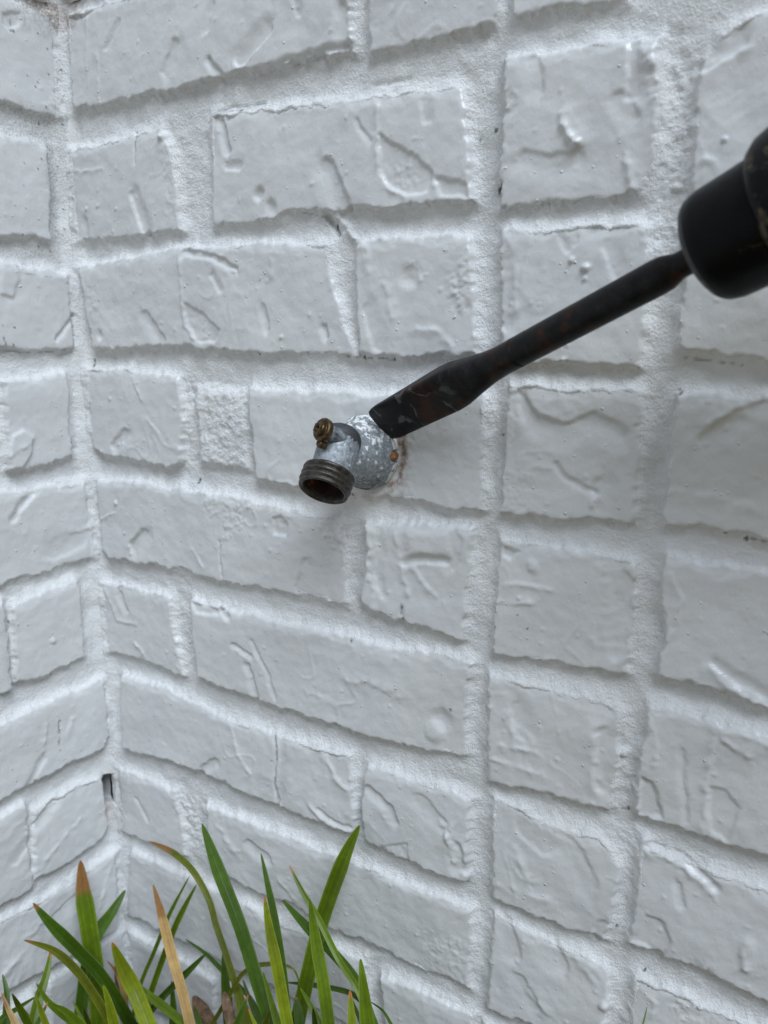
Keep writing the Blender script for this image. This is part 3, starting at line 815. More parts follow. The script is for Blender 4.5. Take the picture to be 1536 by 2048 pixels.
W_R = thing('brick_wall', 'white painted brick wall with the water spigot sticking out of it', 'wall')
W_L = thing('brick_wall', 'white painted brick return wall along the left edge, meeting the spigot wall in a corner', 'wall')
STEP = 0.0010
hole_l = [(-.004, st_l(226, 1553)[1])] + [st_l(*p) for p in ((216, 1554), (208, 1562), (209, 1585), (213, 1606))] + [(-.004, st_l(226, 1614)[1])]
build_wall(W_R, BR_R, FR, st_r, SPECK_R, DIRT_R, RUST_SHADE_R, -.004, .654, -.01, jt(-1) + .002, STEP, 'R', 40)
build_wall(W_L, BR_L, FL, st_l, SPECK_L, DIRT_SHADE_L, RUST_SHADE_L, -.004, .206, -.01, jt(-1) + .002, STEP * 1.15, 'L', 80, hole=hole_l)
# the walls run on beyond the picture, in coarser relief
FAR_R, FAR_L, UP_R, UP_L = [], [], [], []
for j in range(0, 11):
    fill(FAR_R, .656, 1.10, j, .1 if j % 2 else .205)
    fill(FAR_L, .211, .60, j, .205 if j % 2 else .1)
for j in range(-4, 0):
    fill(UP_R, .004, 1.10, j, .1 if j % 2 else .205)
    fill(UP_L, .004, .60, j, .205 if j % 2 else .1)
build_wall(W_R, FAR_R, [], st_r, [], [], [], .654, 1.10, -.01, jt(-1) + .002, .003, 'R', 120)
build_wall(W_R, UP_R, [], st_r, [], [], [], -.004, 1.10, jt(-1) + .002, jt(-5), .003, 'R', 140)
build_wall(W_L, FAR_L, [], st_l, [], [], [], .206, .60, -.01, jt(-1) + .002, .003, 'L', 160)
build_wall(W_L, UP_L, [], st_l, [], [], [], -.004, .60, jt(-1) + .002, jt(-5), .003, 'L', 180)


def box(name, lo, hi, mat, parent=None):
    x0, y0, z0 = lo
    x1, y1, z1 = hi
    v = [(x0, y0, z0), (x1, y0, z0), (x1, y1, z0), (x0, y1, z0), (x0, y0, z1), (x1, y0, z1), (x1, y1, z1), (x0, y1, z1)]
    f = [(0, 3, 2, 1), (4, 5, 6, 7), (0, 1, 5, 4), (1, 2, 6, 5), (2, 3, 7, 6), (3, 0, 4, 7)]
    return link(name, py_mesh(name, v, f, smooth=False), mat, parent)


box('wall_core', (-.14, .034, -.3), (3.2, .2, 2.9), M_MORTAR, W_R)
box('wall_core', (-.2, -2.4, -.3), (-.034, .03, 2.9), M_MORTAR, W_L)

# ------------------------------------------------------------------ ground
def soil_mat():
    m, nt, b = new_mat('soil')
    P = geo_pos(nt)
    n = noise(nt, P, 60, 6, 0.7)
    col = ramp(nt, n, [(0.3, (0.035, 0.026, 0.018)), (0.6, (0.085, 0.062, 0.042)), (0.8, (0.13, 0.10, 0.07))])
    # bare dark soil along the foot of the walls, unseen tan ground further out, added for warm bounce
    xyz = N(nt, 'ShaderNodeSeparateXYZ')
    nt.links.new(P, xyz.inputs[0])
    far = math_(nt, 'MAXIMUM', math_(nt, 'MULTIPLY', xyz.outputs[1], -1.0), math_(nt, 'SUBTRACT', xyz.outputs[0], 0.45))
    far = math_(nt, 'ADD', far, math_(nt, 'MULTIPLY', n, 0.2))
    bounce_ground = ramp(nt, noise(nt, P, 9, 6, 0.7), [(0.3, (0.18, 0.135, 0.06)), (0.7, (0.30, 0.23, 0.11))])
    col = mixc(nt, ramp(nt, far, [(0.46, 0.0), (0.6, 1.0)]), col, bounce_ground)
    nt.links.new(col, b.inputs['Base Color'])
    b.inputs['Roughness'].default_value = 0.95
    nt.links.new(bump(nt, n, 1.0, 0.006), b.inputs['Normal'])
    return m


M_SOIL = soil_mat()
gx = np.concatenate([[-30, -8, -2], np.arange(-.2, 1.6, .012), [2.2, 4, 10, 30]])
gy = np.concatenate([[-30, -10, -4, -2], np.arange(-1.4, .16, .012), [2, 8, 30]])
GX, GY = np.meshgrid(gx, gy)
GZ = -.004 + .008 * pn(GX * 14, GY * 14, 3) + .004 * pn(GX * 45, GY * 45, 4)
GZ = np.where((np.abs(GX) > 1.7) | (np.abs(GY) > 1.5), -.006, GZ)
nzr, nxr = GX.shape
ids = np.arange(nzr * nxr).reshape(nzr, nxr)
gq = np.stack([ids[:-1, :-1].ravel(), ids[:-1, 1:].ravel(), ids[1:, 1:].ravel(), ids[1:, :-1].ravel()], 1)
ground = link('ground', mesh_np('ground', np.stack([GX.ravel(), GY.ravel(), GZ.ravel()], 1), gq), M_SOIL)
ground['kind'] = 'structure'


# ------------------------------------------------------------------ wall spigot
def tint_mat(name, base_lo, base_hi, scale, metallic, rough, bump_s=0.3, bump_d=.0004, rust=None, rust_scale=90, rust_lo=.6):
    m, nt, b = new_mat(name)
    P = geo_pos(nt)
    n = noise(nt, P, scale, 6, 0.7)
    col = ramp(nt, n, [(0.36, base_lo), (0.62, base_hi)])
    if rust:
        rn = noise(nt, P, rust_scale, 5, 0.65)
        col = mixc(nt, ramp(nt, rn, [(rust_lo, 0.0), (rust_lo + .08, 1.0)]), col, rust)
    nt.links.new(col, b.inputs['Base Color'])
    b.inputs['Metallic'].default_value = metallic
    nt.links.new(ramp(nt, noise(nt, P, scale * .6, 4), [(0.3, rough - .08), (0.7, min(1, rough + .12))]), b.inputs['Roughness'])
    nt.links.new(bump(nt, noise(nt, P, scale * 1.6, 5, 0.7), bump_s, bump_d), b.inputs['Normal'])
    return m


def zinc_mat():
    m, nt, b = new_mat('weathered_zinc')
    P = geo_pos(nt)
    n = noise(nt, P, 420, 6, 0.75)
    n2 = noise(nt, P, 55, 4, 0.6)
    col = ramp(nt, n, [(0.34, (0.16, 0.175, 0.19)), (0.52, (0.31, 0.34, 0.365)), (0.68, (0.48, 0.50, 0.53))])
    col = mixc(nt, ramp(nt, n2, [(0.5, 0.0), (0.68, 0.55)]), col, (0.20, 0.22, 0.24))
    spots = noise(nt, P, 230, 3, 0.6)
    col = mixc(nt, ramp(nt, spots, [(0.68, 0.0), (0.71, 0.9)]), col, (0.05, 0.05, 0.055))
    at = N(nt, 'ShaderNodeAttribute', attribute_name='tint')
    sep = N(nt, 'ShaderNodeSeparateColor')
    nt.links.new(at.outputs['Color'], sep.inputs[0])
    edge = noise(nt, P, 300, 4, 0.6)
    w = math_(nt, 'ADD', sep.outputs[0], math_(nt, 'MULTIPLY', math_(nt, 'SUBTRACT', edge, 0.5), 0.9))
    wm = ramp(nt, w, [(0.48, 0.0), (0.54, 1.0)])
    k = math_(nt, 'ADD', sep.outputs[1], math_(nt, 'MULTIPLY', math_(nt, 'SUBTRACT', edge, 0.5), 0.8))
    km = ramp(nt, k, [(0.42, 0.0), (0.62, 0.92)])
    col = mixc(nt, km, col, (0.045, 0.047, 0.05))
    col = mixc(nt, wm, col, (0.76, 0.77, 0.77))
    nt.links.new(col, b.inputs['Base Color'])
    met = math_(nt, 'MULTIPLY', math_(nt, 'SUBTRACT', 1.0, wm), 0.35)
    nt.links.new(met, b.inputs['Metallic'])
    b.inputs['Roughness'].default_value = 0.6
    b.inputs['Specular IOR Level'].default_value = 0.3
    nt.links.new(bump(nt, n, 0.25, 0.0004), b.inputs['Normal'])
    return m


M_ZINC = zinc_mat()
M_THREAD = tint_mat('oxidised_brass', (0.035, 0.032, 0.03), (0.11, 0.10, 0.085), 300, 0.75, 0.42)
M_BRASS = tint_mat('tarnished_brass', (0.045, 0.030, 0.014), (0.16, 0.105, 0.05), 380, 0.75, 0.42, rust=(0.06, 0.045, 0.03), rust_scale=500, rust_lo=.58)
M_BORE = tint_mat('rusty_bore', (0.012, 0.010, 0.010), (0.035, 0.022, 0.018), 160, 0.0, 0.6, rust=(0.26, 0.06, 0.02), rust_scale=90, rust_lo=.47)
M_RUST = tint_mat('rusty_screw', (0.16, 0.05, 0.018), (0.42, 0.22, 0.10), 500, 0.1, 0.75, 0.6, .0006)

FC = on_right(735, 905)
SP = thing('wall_spigot', 'grey weathered metal hose spigot with threaded outlet and small brass cap', 'spigot', tuple(FC))
INV = Matrix.Translation(Vector(FC)).inverted()


def part(name, V, Fc, mat, parent, origin, smooth=True, attr=None):
    V = np.asarray(V, float) - np.asarray(origin, float)
    return link(name, py_mesh(name, V, Fc, smooth, attr), mat, parent)


AX = np.array([0, -1.0, 0])


def notch(r, th, d):
    a = math.atan2(math.sin(th), math.cos(th))
    if r > .019:
        r -= .0034 * math.exp(-(a / .13) ** 4)
    return r


prof = fine([(-.006, .0215), (.0022, .0224), (.0042, .0222), (.0052, .0212), (.0058, .0198), (.0066, .0184)], .0009)
V, Fc = lathe(FC, AX, prof, 96, cap1=True, wob=.004, rfun=notch, seed=2)
tint = []
for v in V:
    d = v - FC
    th = math.atan2(d[2], d[0])
    rr = math.hypot(d[0], d[2])
    wht = 0.0
    if rr > .0218:
        wht = .85 if .15 < th < 1.5 else (.55 if -.9 < th < .15 else .2)
    if .9 < th < 1.55 and rr > .010:
        wht = max(wht, .62)
    blk = .75 if (1.5 < th < 2.2 and rr > .015) else (.55 if (-2.2 < th < -1.3 and rr > .0150) else 0.0)
    tint.append((wht, blk, 0, 1))
flange = part('flange', V, Fc, M_ZINC, SP, FC, attr=tint)
# screw head in the notch of the flange
scp = FC + np.array([.0205, -.0036, 0.0])
V, Fc = lathe(scp, AX, fine([(-.002, .0028), (.0012, .0028), (.0022, .0022), (.0027, .0012), (.0028, .0002)], .0005), 20, cap1=True, wob=.03, seed=4)
part('screw', V, Fc, M_RUST, flange, FC)
# tapered barrel
BF = on_right(646, 982, .056)                # centre of the outlet rim
_v = (BF - CAM) / np.linalg.norm(BF - CAM)
_r = RGT - _v * (RGT @ _v)
_r /= np.linalg.norm(_r)
_u = np.cross(_r, _v)
AO = -.43 * _v + .903 * (-.34 * _r - .94 * _u)   # the outlet points down, out and a little aside
AO /= np.linalg.norm(AO)
prof = fine([(.0050, .0216), (.0075, .0202), (.012, .0184), (.019, .0164), (.027, .0148), (.032, .0138), (.035, .0122), (.0368, .0090), (.0374, .0045), (.0376, .0003)], .0012)


def barrel_r(r, th, d):
    return r * (1 + .05 * math.cos(th - 1.2) - .035 * math.cos(2 * th + .6))


V, Fc = lathe(FC, AX, prof, 72, wob=.006, rfun=barrel_r, seed=5)
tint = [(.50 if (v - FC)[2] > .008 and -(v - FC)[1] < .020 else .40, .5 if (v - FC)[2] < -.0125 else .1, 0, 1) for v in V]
part('barrel', V, Fc, M_ZINC, SP, FC, attr=tint)
# downward outlet
SL = .041
SA = BF - AO * SL
prof = fine([(-.0010, .0002), (-.0007, .0040), (.0004, .0074), (.0022, .0098), (.0050, .0113), (.010, .0119), (.018, .0118), (.024, .0113), (.0285, .0110), (.0306, .0116)], .0012)
V, Fc = lathe(SA, AO, prof, 72, wob=.006, seed=6)
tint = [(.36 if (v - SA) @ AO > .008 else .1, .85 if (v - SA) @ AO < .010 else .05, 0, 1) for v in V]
spout = part('outlet', V, Fc, M_ZINC, SP, FC, attr=tint)
pr = [(.0288, .0108), (.0292, .0132)]
d = .0296
for k in range(3):
    pr += [(d, .0147), (d + .0010, .0150), (d + .0018, .0146), (d + .0024, .0135), (d + .0032, .0134)]
    d += .0034
pr += [(SL - .0010, .0144), (SL, .0141), (SL + .0004, .0135), (SL, .0122), (SL - .0012, .0116), (SL - .004, .0113)]
V, Fc = lathe(SA, AO, pr, 72, wob=.003, seed=7)
part('thread', V, Fc, M_THREAD, spout, FC)
V, Fc = lathe(SA, AO, fine([(SL - .0035, .0114), (SL - .012, .0104), (SL - .024, .0095), (SL - .025, .0002)], .003), 48, seed=8)
part('bore', V, Fc, M_BORE, spout, FC)
# seam bead where the outlet leaves the barrel
# small brass cap
BX = np.array([-.22, -.86, .40])
BX /= np.linalg.norm(BX)
BC = on_right(640, 857, .055)
V, Fc = lathe(BC - BX * .014, BX, fine([(-.002, .0050), (.004, .0047), (.008, .0044), (.0105, .0044)], .001), 32, wob=.01, seed=9)
part('cap_stem', V, Fc, M_ZINC, SP, FC, attr=[(.1, .5, 0, 1)] * len(V))
V, Fc = lathe(BC - BX * .004, BX, fine([(d_ * 1.15, r_ * 1.16) for d_, r_ in [(-.0006, .0040), (.0000, .0056), (.0020, .0058), (.0028, .0054), (.0030, .0044), (.0024, .0042), (.0024, .0034), (.0042, .0032), (.0046, .0026), (.0046, .0012), (.0030, .0011), (.0030, .0001)]], .0005), 36, wob=.012, seed=10)
capo = part('brass_cap', V, Fc, M_BRASS, SP, FC)
_, bs, bt = frame_of(BX)
for sgn in (-1, 1):
    ctr = BC + BX * .0008 + bs * sgn * .0021
    V = [ctr + bs * i * .0008 + bt * j * .0022 + BX * k * .0012 for i in (-1, 1) for j in (-1, 1) for k in (-1, 1)]
    part('key_tooth', V, [(0, 1, 3, 2), (4, 6, 7, 5), (0, 4, 5, 1), (2, 3, 7, 6), (0, 2, 6, 4), (1, 5, 7, 3)], M_BRASS, capo, FC, smooth=False)
lug = BC - BX * .003 - bt * .0075
V, Fc = lathe(lug - BX * .004, BX, fine([(0, .0021), (.003, .0024), (.0048, .0021), (.0052, .0012), (.0046, .0010), (.0046, .0001)], .0006), 20, wob=.03, seed=11)
part('cap_lug', V, Fc, M_BRASS, capo, FC)

# ------------------------------------------------------------------ flat chisel and rotary hammer
def project(p):
    d = np.asarray(p) - CAM
    z = d @ FWD
    return 768 + F_PX * (d @ RGT) / z, 1024 - F_PX * (d @ UPV) / z, z


C0 = on_right(764, 849, .0085)
C1 = CAM + ray(1328, 548) * .350
CL = np.linalg.norm(C1 - C0)
CA = (C1 - C0) / CL


def at_px(x):
    lo, hi = -.02, .6
    for _ in range(50):
        mid = (lo + hi) / 2
        if project(C0 + CA * mid)[0] < x:
            lo = mid
        else:
            hi = mid
    return lo


view = (C0 - CAM) / np.linalg.norm(C0 - CAM)
e1 = np.cross(CA, view)
e1 /= np.linalg.norm(e1)
e2 = np.cross(CA, e1)
best = None
for k in range(-80, 81):
    ph = math.radians(k)
    wv = e1 * math.cos(ph) + e2 * math.sin(ph)
    q0, q1 = project(C0 - wv * .012), project(C0 + wv * .012)
    ang = math.atan2(q1[1] - q0[1], q1[0] - q0[0])
    tgt = math.atan2(50, 43)
    er = min(abs(ang - tgt), abs(abs(ang - tgt) - math.pi))
    if best is None or er < best[0]:
        best = (er, ph)
BW = e1 * math.cos(best[1]) + e2 * math.sin(best[1])      # width direction of the blade
BN = np.cross(CA, BW)

dsh0, dsh1 = at_px(910), at_px(1004)


def steel_mat():
    m, nt, b = new_mat('dark_tool_steel')
    P = geo_pos(nt)
    n = noise(nt, P, 160, 6, 0.7)
    col = ramp(nt, n, [(0.35, (0.006, 0.006, 0.0065)), (0.6, (0.016, 0.016, 0.017)), (0.75, (0.036, 0.035, 0.034))])
    st_ = N(nt, 'ShaderNodeMapping')
    st_.inputs['Scale'].default_value = (1, 1, 1)
    nt.links.new(P, st_.inputs['Vector'])
    rn = noise(nt, P, 65, 5, 0.62)
    col = mixc(nt, ramp(nt, rn, [(0.50, 0.0), (0.64, 0.7)]), col, (0.060, 0.022, 0.012))
    v = N(nt, 'ShaderNodeTexVoronoi', feature='DISTANCE_TO_EDGE')
    v.inputs['Scale'].default_value = 48
    wv = N(nt, 'ShaderNodeMix', data_type='VECTOR')
    nz = N(nt, 'ShaderNodeTexNoise')
    nz.inputs['Scale'].default_value = 90
    nt.links.new(P, nz.inputs['Vector'])
    wv.inputs[0].default_value = 0.012
    nt.links.new(P, wv.inputs[4])
    nt.links.new(nz.outputs['Color'], wv.inputs[5])
    nt.links.new(wv.outputs[1], v.inputs['Vector'])
    ln = ramp(nt, v.outputs['Distance'], [(0.012, 1.0), (0.045, 0.0)])
    at = N(nt, 'ShaderNodeAttribute', attribute_name='tint')
    lnm = math_(nt, 'MULTIPLY', math_(nt, 'MULTIPLY', ln, at.outputs['Fac']), ramp(nt, noise(nt, P, 120, 2), [(0.46, 0.0), (0.60, .75)]))
    col = mixc(nt, lnm, col, (0.16, 0.16, 0.16))
    nt.links.new(col, b.inputs['Base Color'])
    b.inputs['Metallic'].default_value = 0.25
    b.inputs['Specular IOR Level'].default_value = 0.2
    nt.links.new(ramp(nt, n, [(0.3, .32), (0.7, .5)]), b.inputs['Roughness'])
    nt.links.new(bump(nt, noise(nt, P, 300, 5, 0.7), 0.3, .0004), b.inputs['Normal'])
    return m


M_STEEL = steel_mat()
CH = thing('flat_chisel', 'black steel flat chisel bit wedged behind the spigot flange', 'chisel', tuple(C0))


def loft(stations, n=40):
    V, Fc, at = [], [], []
    for d, hw, ht, ex, scuff in stations:
        for k in range(n):
            th = 2 * math.pi * k / n
            c, s = math.cos(th), math.sin(th)
            x = math.copysign(abs(c) ** (2 / ex), c) * hw
            y = math.copysign(abs(s) ** (2 / ex), s) * ht
            V.append(C0 + CA * d + BW * x + BN * y)
            at.append((scuff, scuff, scuff, 1))  # strength of the pale scuff lines, blade only
    m = len(stations)
    for i in range(m - 1):
        for k in range(n):
            k2 = (k + 1) % n
            Fc.append((i * n + k, i * n + k2, (i + 1) * n + k2, (i + 1) * n + k))
    Fc.append(tuple(range(n - 1, -1, -1)))
    Fc.append(tuple((m - 1) * n + k for k in range(n)))
    return V, Fc, at


def lerp_st(sts, m=6):
    out = []
    for a, b in zip(sts[:-1], sts[1:]):
        for j in range(m):
            t = j / m
            out.append(tuple(x + (y - x) * t for x, y in zip(a, b)))
    out.append(sts[-1])
    return out


RW, RS = .0120, .0076
stb = [(-.003, .0085, .0004, 2.6, 1), (-.0015, .0106, .0009, 3, 1), (.002, .0116, .0014, 4, 1), (.006, RW, .0019, 5, 1), (.03, RW, .0042, 6, 1), (dsh0 - .004, RW * 1.02, .0066, 6, .8), (dsh0 + .004, RW * .98, .0076, 4, .2),
       (dsh0 + .45 * (dsh1 - dsh0), RW * .80, .0078, 3, 0), (dsh0 + .75 * (dsh1 - dsh0), RW * .67, .0074, 2.4, 0), (dsh1, RS, RS, 2, 0), (dsh1 + .012, RS, RS, 2, 0)]
V, Fc, at = loft(lerp_st(stb, 5))
part('blade', V, Fc, M_STEEL, CH, C0, attr=at)
dn0, dn1 = at_px(1316), at_px(1350)
sts = [(dsh1 + .010, RS * .985, RS * .985, 2, 0), (dsh1 + .0122, RS * .999, RS * .999, 2, 0), (dn0, RS, RS, 2, 0), (dn0 + .004, RS * .97, RS * .97, 2, 0), (dn0 + .010, RS * .72, RS * .72, 2, 0), (at_px(1440), RS * .70, RS * .70, 2, 0)]
V, Fc, at = loft(lerp_st(sts, 6))
part('shaft', V, Fc, M_STEEL, CH, C0, attr=at)


def rubber_mat(name, col, tan, thr):
    m, nt, b = new_mat(name)
    P = geo_pos(nt)
    n = noise(nt, P, 130, 5, 0.7)
    c = ramp(nt, n, [(0.35, tuple(x * .8 for x in col)), (0.7, tuple(x * 1.25 for x in col))])
    sc_ = noise(nt, P, 48, 5, 0.7, 0.6)
    c = mixc(nt, ramp(nt, sc_, [(thr, 0.0), (thr + .07, .75)]), c, tan)
    nt.links.new(c, b.inputs['Base Color'])
    b.inputs['Roughness'].default_value = 0.33
    b.inputs['Specular IOR Level'].default_value = 0.10
    nt.links.new(bump(nt, noise(nt, P, 250, 4, 0.65), 0.3, .0005), b.inputs['Normal'])
    return m


M_RUB = rubber_mat('black_rubber', (0.004, 0.0042, 0.005), (0.10, 0.085, 0.06), .66)
M_RUB2 = rubber_mat('worn_black_rubber', (0.006, 0.006, 0.0065), (0.17, 0.13, 0.085), .55)
M_YEL = rubber_mat('yellow_housing', (0.62, 0.36, 0.03), (0.25, 0.18, 0.08), .68)
M_DKG = rubber_mat('black_plastic', (0.02, 0.02, 0.02), (0.09, 0.08, 0.07), .7)

M_LIP = rubber_mat('dusty_grey_rubber', (0.07, 0.072, 0.075), (0.16, 0.15, 0.13), .58)
dF, dC = at_px(1432), at_px(1562)
rF = 116 * project(C0 + CA * dF)[2] / F_PX
rC = rF * 1.26
HM = thing('rotary_hammer', 'black scuffed rotary hammer chuck entering from the right edge, driving the chisel', 'power tool', tuple(C0 + CA * dF))
HO = C0 + CA * dF
pr = fine([(.004, .0050), (-.0052, .0056), (-.0056, .0080), (-.0050, rF * .62), (-.0040, rF * .80), (-.0026, rF * .90), (-.0004, rF * .965), (.0030, rF), (.012, rF * 1.01), (dC - dF - .002, rF * 1.03), (dC - dF + .006, rF * 1.03)], .002)
V, Fc = lathe(HO, CA, pr, 72, wob=.002, seed=20)
sleeve = part('chuck_sleeve', V, Fc, M_RUB, HM, HO)
V, Fc = lathe(HO, CA, fine([(-.0047, rF * .66), (-.0052, rF * .70), (-.0048, rF * .80), (-.0034, rF * .895), (-.0016, rF * .95), (-.0010, rF * .94)], .001), 72, wob=.004, seed=24)
part('dust_lip', V, Fc, M_LIP, sleeve, HO)
b0 = dC - dF
pr = fine([(b0 - .001, rF * .9), (b0 - .0012, rF * 1.02), (b0 + .0005, rF * 1.13), (b0 + .004, rC * .97), (b0 + .009, rC), (b0 + .022, rC * 1.02), (b0 + .026, rC * .98), (b0 + .030, rC * 1.01), (b0 + .046, rC * 1.03), (b0 + .049, rC * .9)], .002)
V, Fc = lathe(HO, CA, pr, 72, wob=.004, seed=21)
part('chuck_collar', V, Fc, M_RUB2, HM, HO)
pr = fine([(b0 + .047, rC * .85), (b0 + .048, rC * 1.0), (b0 + .056, rC * 1.06), (b0 + .085, rC * 1.12), (b0 + .10, rC * 1.3), (b0 + .125, rC * 1.42), (b0 + .21, rC * 1.48), (b0 + .225, rC * 1.4), (b0 + .23, rC * 1.2)], .004)


def squarish(r, th, d):
    k = min(1.0, max(0.0, (d - (b0 + .085)) / .03))
    q = 1 / ((abs(math.cos(th)) ** 4 + abs(math.sin(th)) ** 4) ** .25)
    return r * (1 - k + k * q * .93)


V, Fc = lathe(HO, CA, pr, 64, cap1=True, rfun=squarish, seed=22)
part('gear_housing', V, Fc, M_YEL, HM, HO)
pr = fine([(b0 + .226, rC * 1.1), (b0 + .228, rC * 1.36), (b0 + .30, rC * 1.34), (b0 + .318, rC * 1.2), (b0 + .322, rC * .8)], .004)
V, Fc = lathe(HO, CA, pr, 64, cap1=True, rfun=lambda r, th, d: r / ((abs(math.cos(th)) ** 4 + abs(math.sin(th)) ** 4) ** .25) * .93, seed=23)
motor = part('motor_housing', V, Fc, M_DKG, HM, HO)
_, hs_, ht_ = frame_of(CA)
for k in range(5):
    ctr = HO + CA * (b0 + .245 + k * .011) + hs_ * rC * 1.245
    V = [ctr + CA * i * .0025 + ht_ * j * .022 + hs_ * l * .002 for i in (-1, 1) for j in (-1, 1) for l in (-1, 1)]
    part('vent_rib', V, [(0, 1, 3, 2), (4, 6, 7, 5), (0, 4, 5, 1), (2, 3, 7, 6), (0, 2, 6, 4), (1, 5, 7, 3)], M_YEL, motor, HO, smooth=False)
# rear D-shaped grip
path = [HO + CA * (b0 + .31) + ht_ * .02, HO + CA * (b0 + .36) + ht_ * .022, HO + CA * (b0 + .385) + ht_ * .0, HO + CA * (b0 + .38) - ht_ * .05, HO + CA * (b0 + .36) - ht_ * .095, HO + CA * (b0 + .33) - ht_ * .10]


def tube_path(path, r, n=20, sub=6):
    P = [np.asarray(p, float) for p in path]
    pts = []
    for i in range(len(P) - 1):
        p0, p1, p2, p3 = P[max(i - 1, 0)], P[i], P[i + 1], P[min(i + 2, len(P) - 1)]
        for j in range(sub):
            t = j / sub
            pts.append(.5 * (2 * p1 + (p2 - p0) * t + (2 * p0 - 5 * p1 + 4 * p2 - p3) * t * t + (3 * p1 - p0 - 3 * p2 + p3) * t ** 3))
    pts.append(P[-1])
    V, Fc = [], []
    for i, p in enumerate(pts):
        tn = pts[min(i + 1, len(pts) - 1)] - pts[max(i - 1, 0)]
        a, s, t = frame_of(tn, hs_)
        for k in range(n):
            th = 2 * math.pi * k / n
            V.append(p + (s * math.cos(th) * 1.25 + t * math.sin(th)) * r)
    for i in range(len(pts) - 1):
        for k in range(n):
            k2 = (k + 1) % n
            Fc.append((i * n + k, i * n + k2, (i + 1) * n + k2, (i + 1) * n + k))
    Fc.append(tuple(range(n - 1, -1, -1)))
    Fc.append(tuple((len(pts) - 1) * n + k for k in range(n)))
    return V, Fc


V, Fc = tube_path(path, .016)
part('rear_grip', V, Fc, M_DKG, HM, HO)

# ------------------------------------------------------------------ grass at the foot of the wall
def leaf_mat():
    m, nt, b = new_mat('grass_leaf')
    P = geo_pos(nt)
    at = N(nt, 'ShaderNodeAttribute', attribute_name='tint')
    n = noise(nt, P, 220, 4, 0.6)
    col = mixc(nt, 1.0, at.outputs['Color'], ramp(nt, n, [(0.3, 0.82), (0.7, 1.12)]), 'MULTIPLY')
    nt.links.new(col, b.inputs['Base Color'])
    b.inputs['Roughness'].default_value = 0.42
    b.inputs['Specular IOR Level'].default_value = 0.4
    tr = N(nt, 'ShaderNodeBsdfTranslucent')
    nt.links.new(mixc(nt, 1.0, col, (1.0, 1.1, 0.5), 'MULTIPLY'), tr.inputs['Color'])
    mx = N(nt, 'ShaderNodeMixShader')
    mx.inputs[0].default_value = 0.28
    nt.links.new(b.outputs[0], mx.inputs[1])
    nt.links.new(tr.outputs[0], mx.inputs[2])
    out = nt.nodes['Material Output']
    nt.links.new(mx.outputs[0], out.inputs['Surface'])
    nt.links.new(bump(nt, noise(nt, P, 500, 3), 0.15, .0003), b.inputs['Normal'])
    return m


M_LEAF = leaf_mat()
GREEN, DEEP, LIGHT, OLIVE = (.135, .210, .008), (.070, .140, .008), (.215, .265, .010), (.155, .180, .014)
STRAW, BROWN, TIP = (.55, .36, .14), (.34, .17, .055), (.50, .20, .045)


def wall_depth(px, py):
    a = (on_right(px, py) - CAM) @ FWD
    b = (on_left(px, py) - CAM) @ FWD
    if b <= 0:
        b = 9
    return min(a, b)


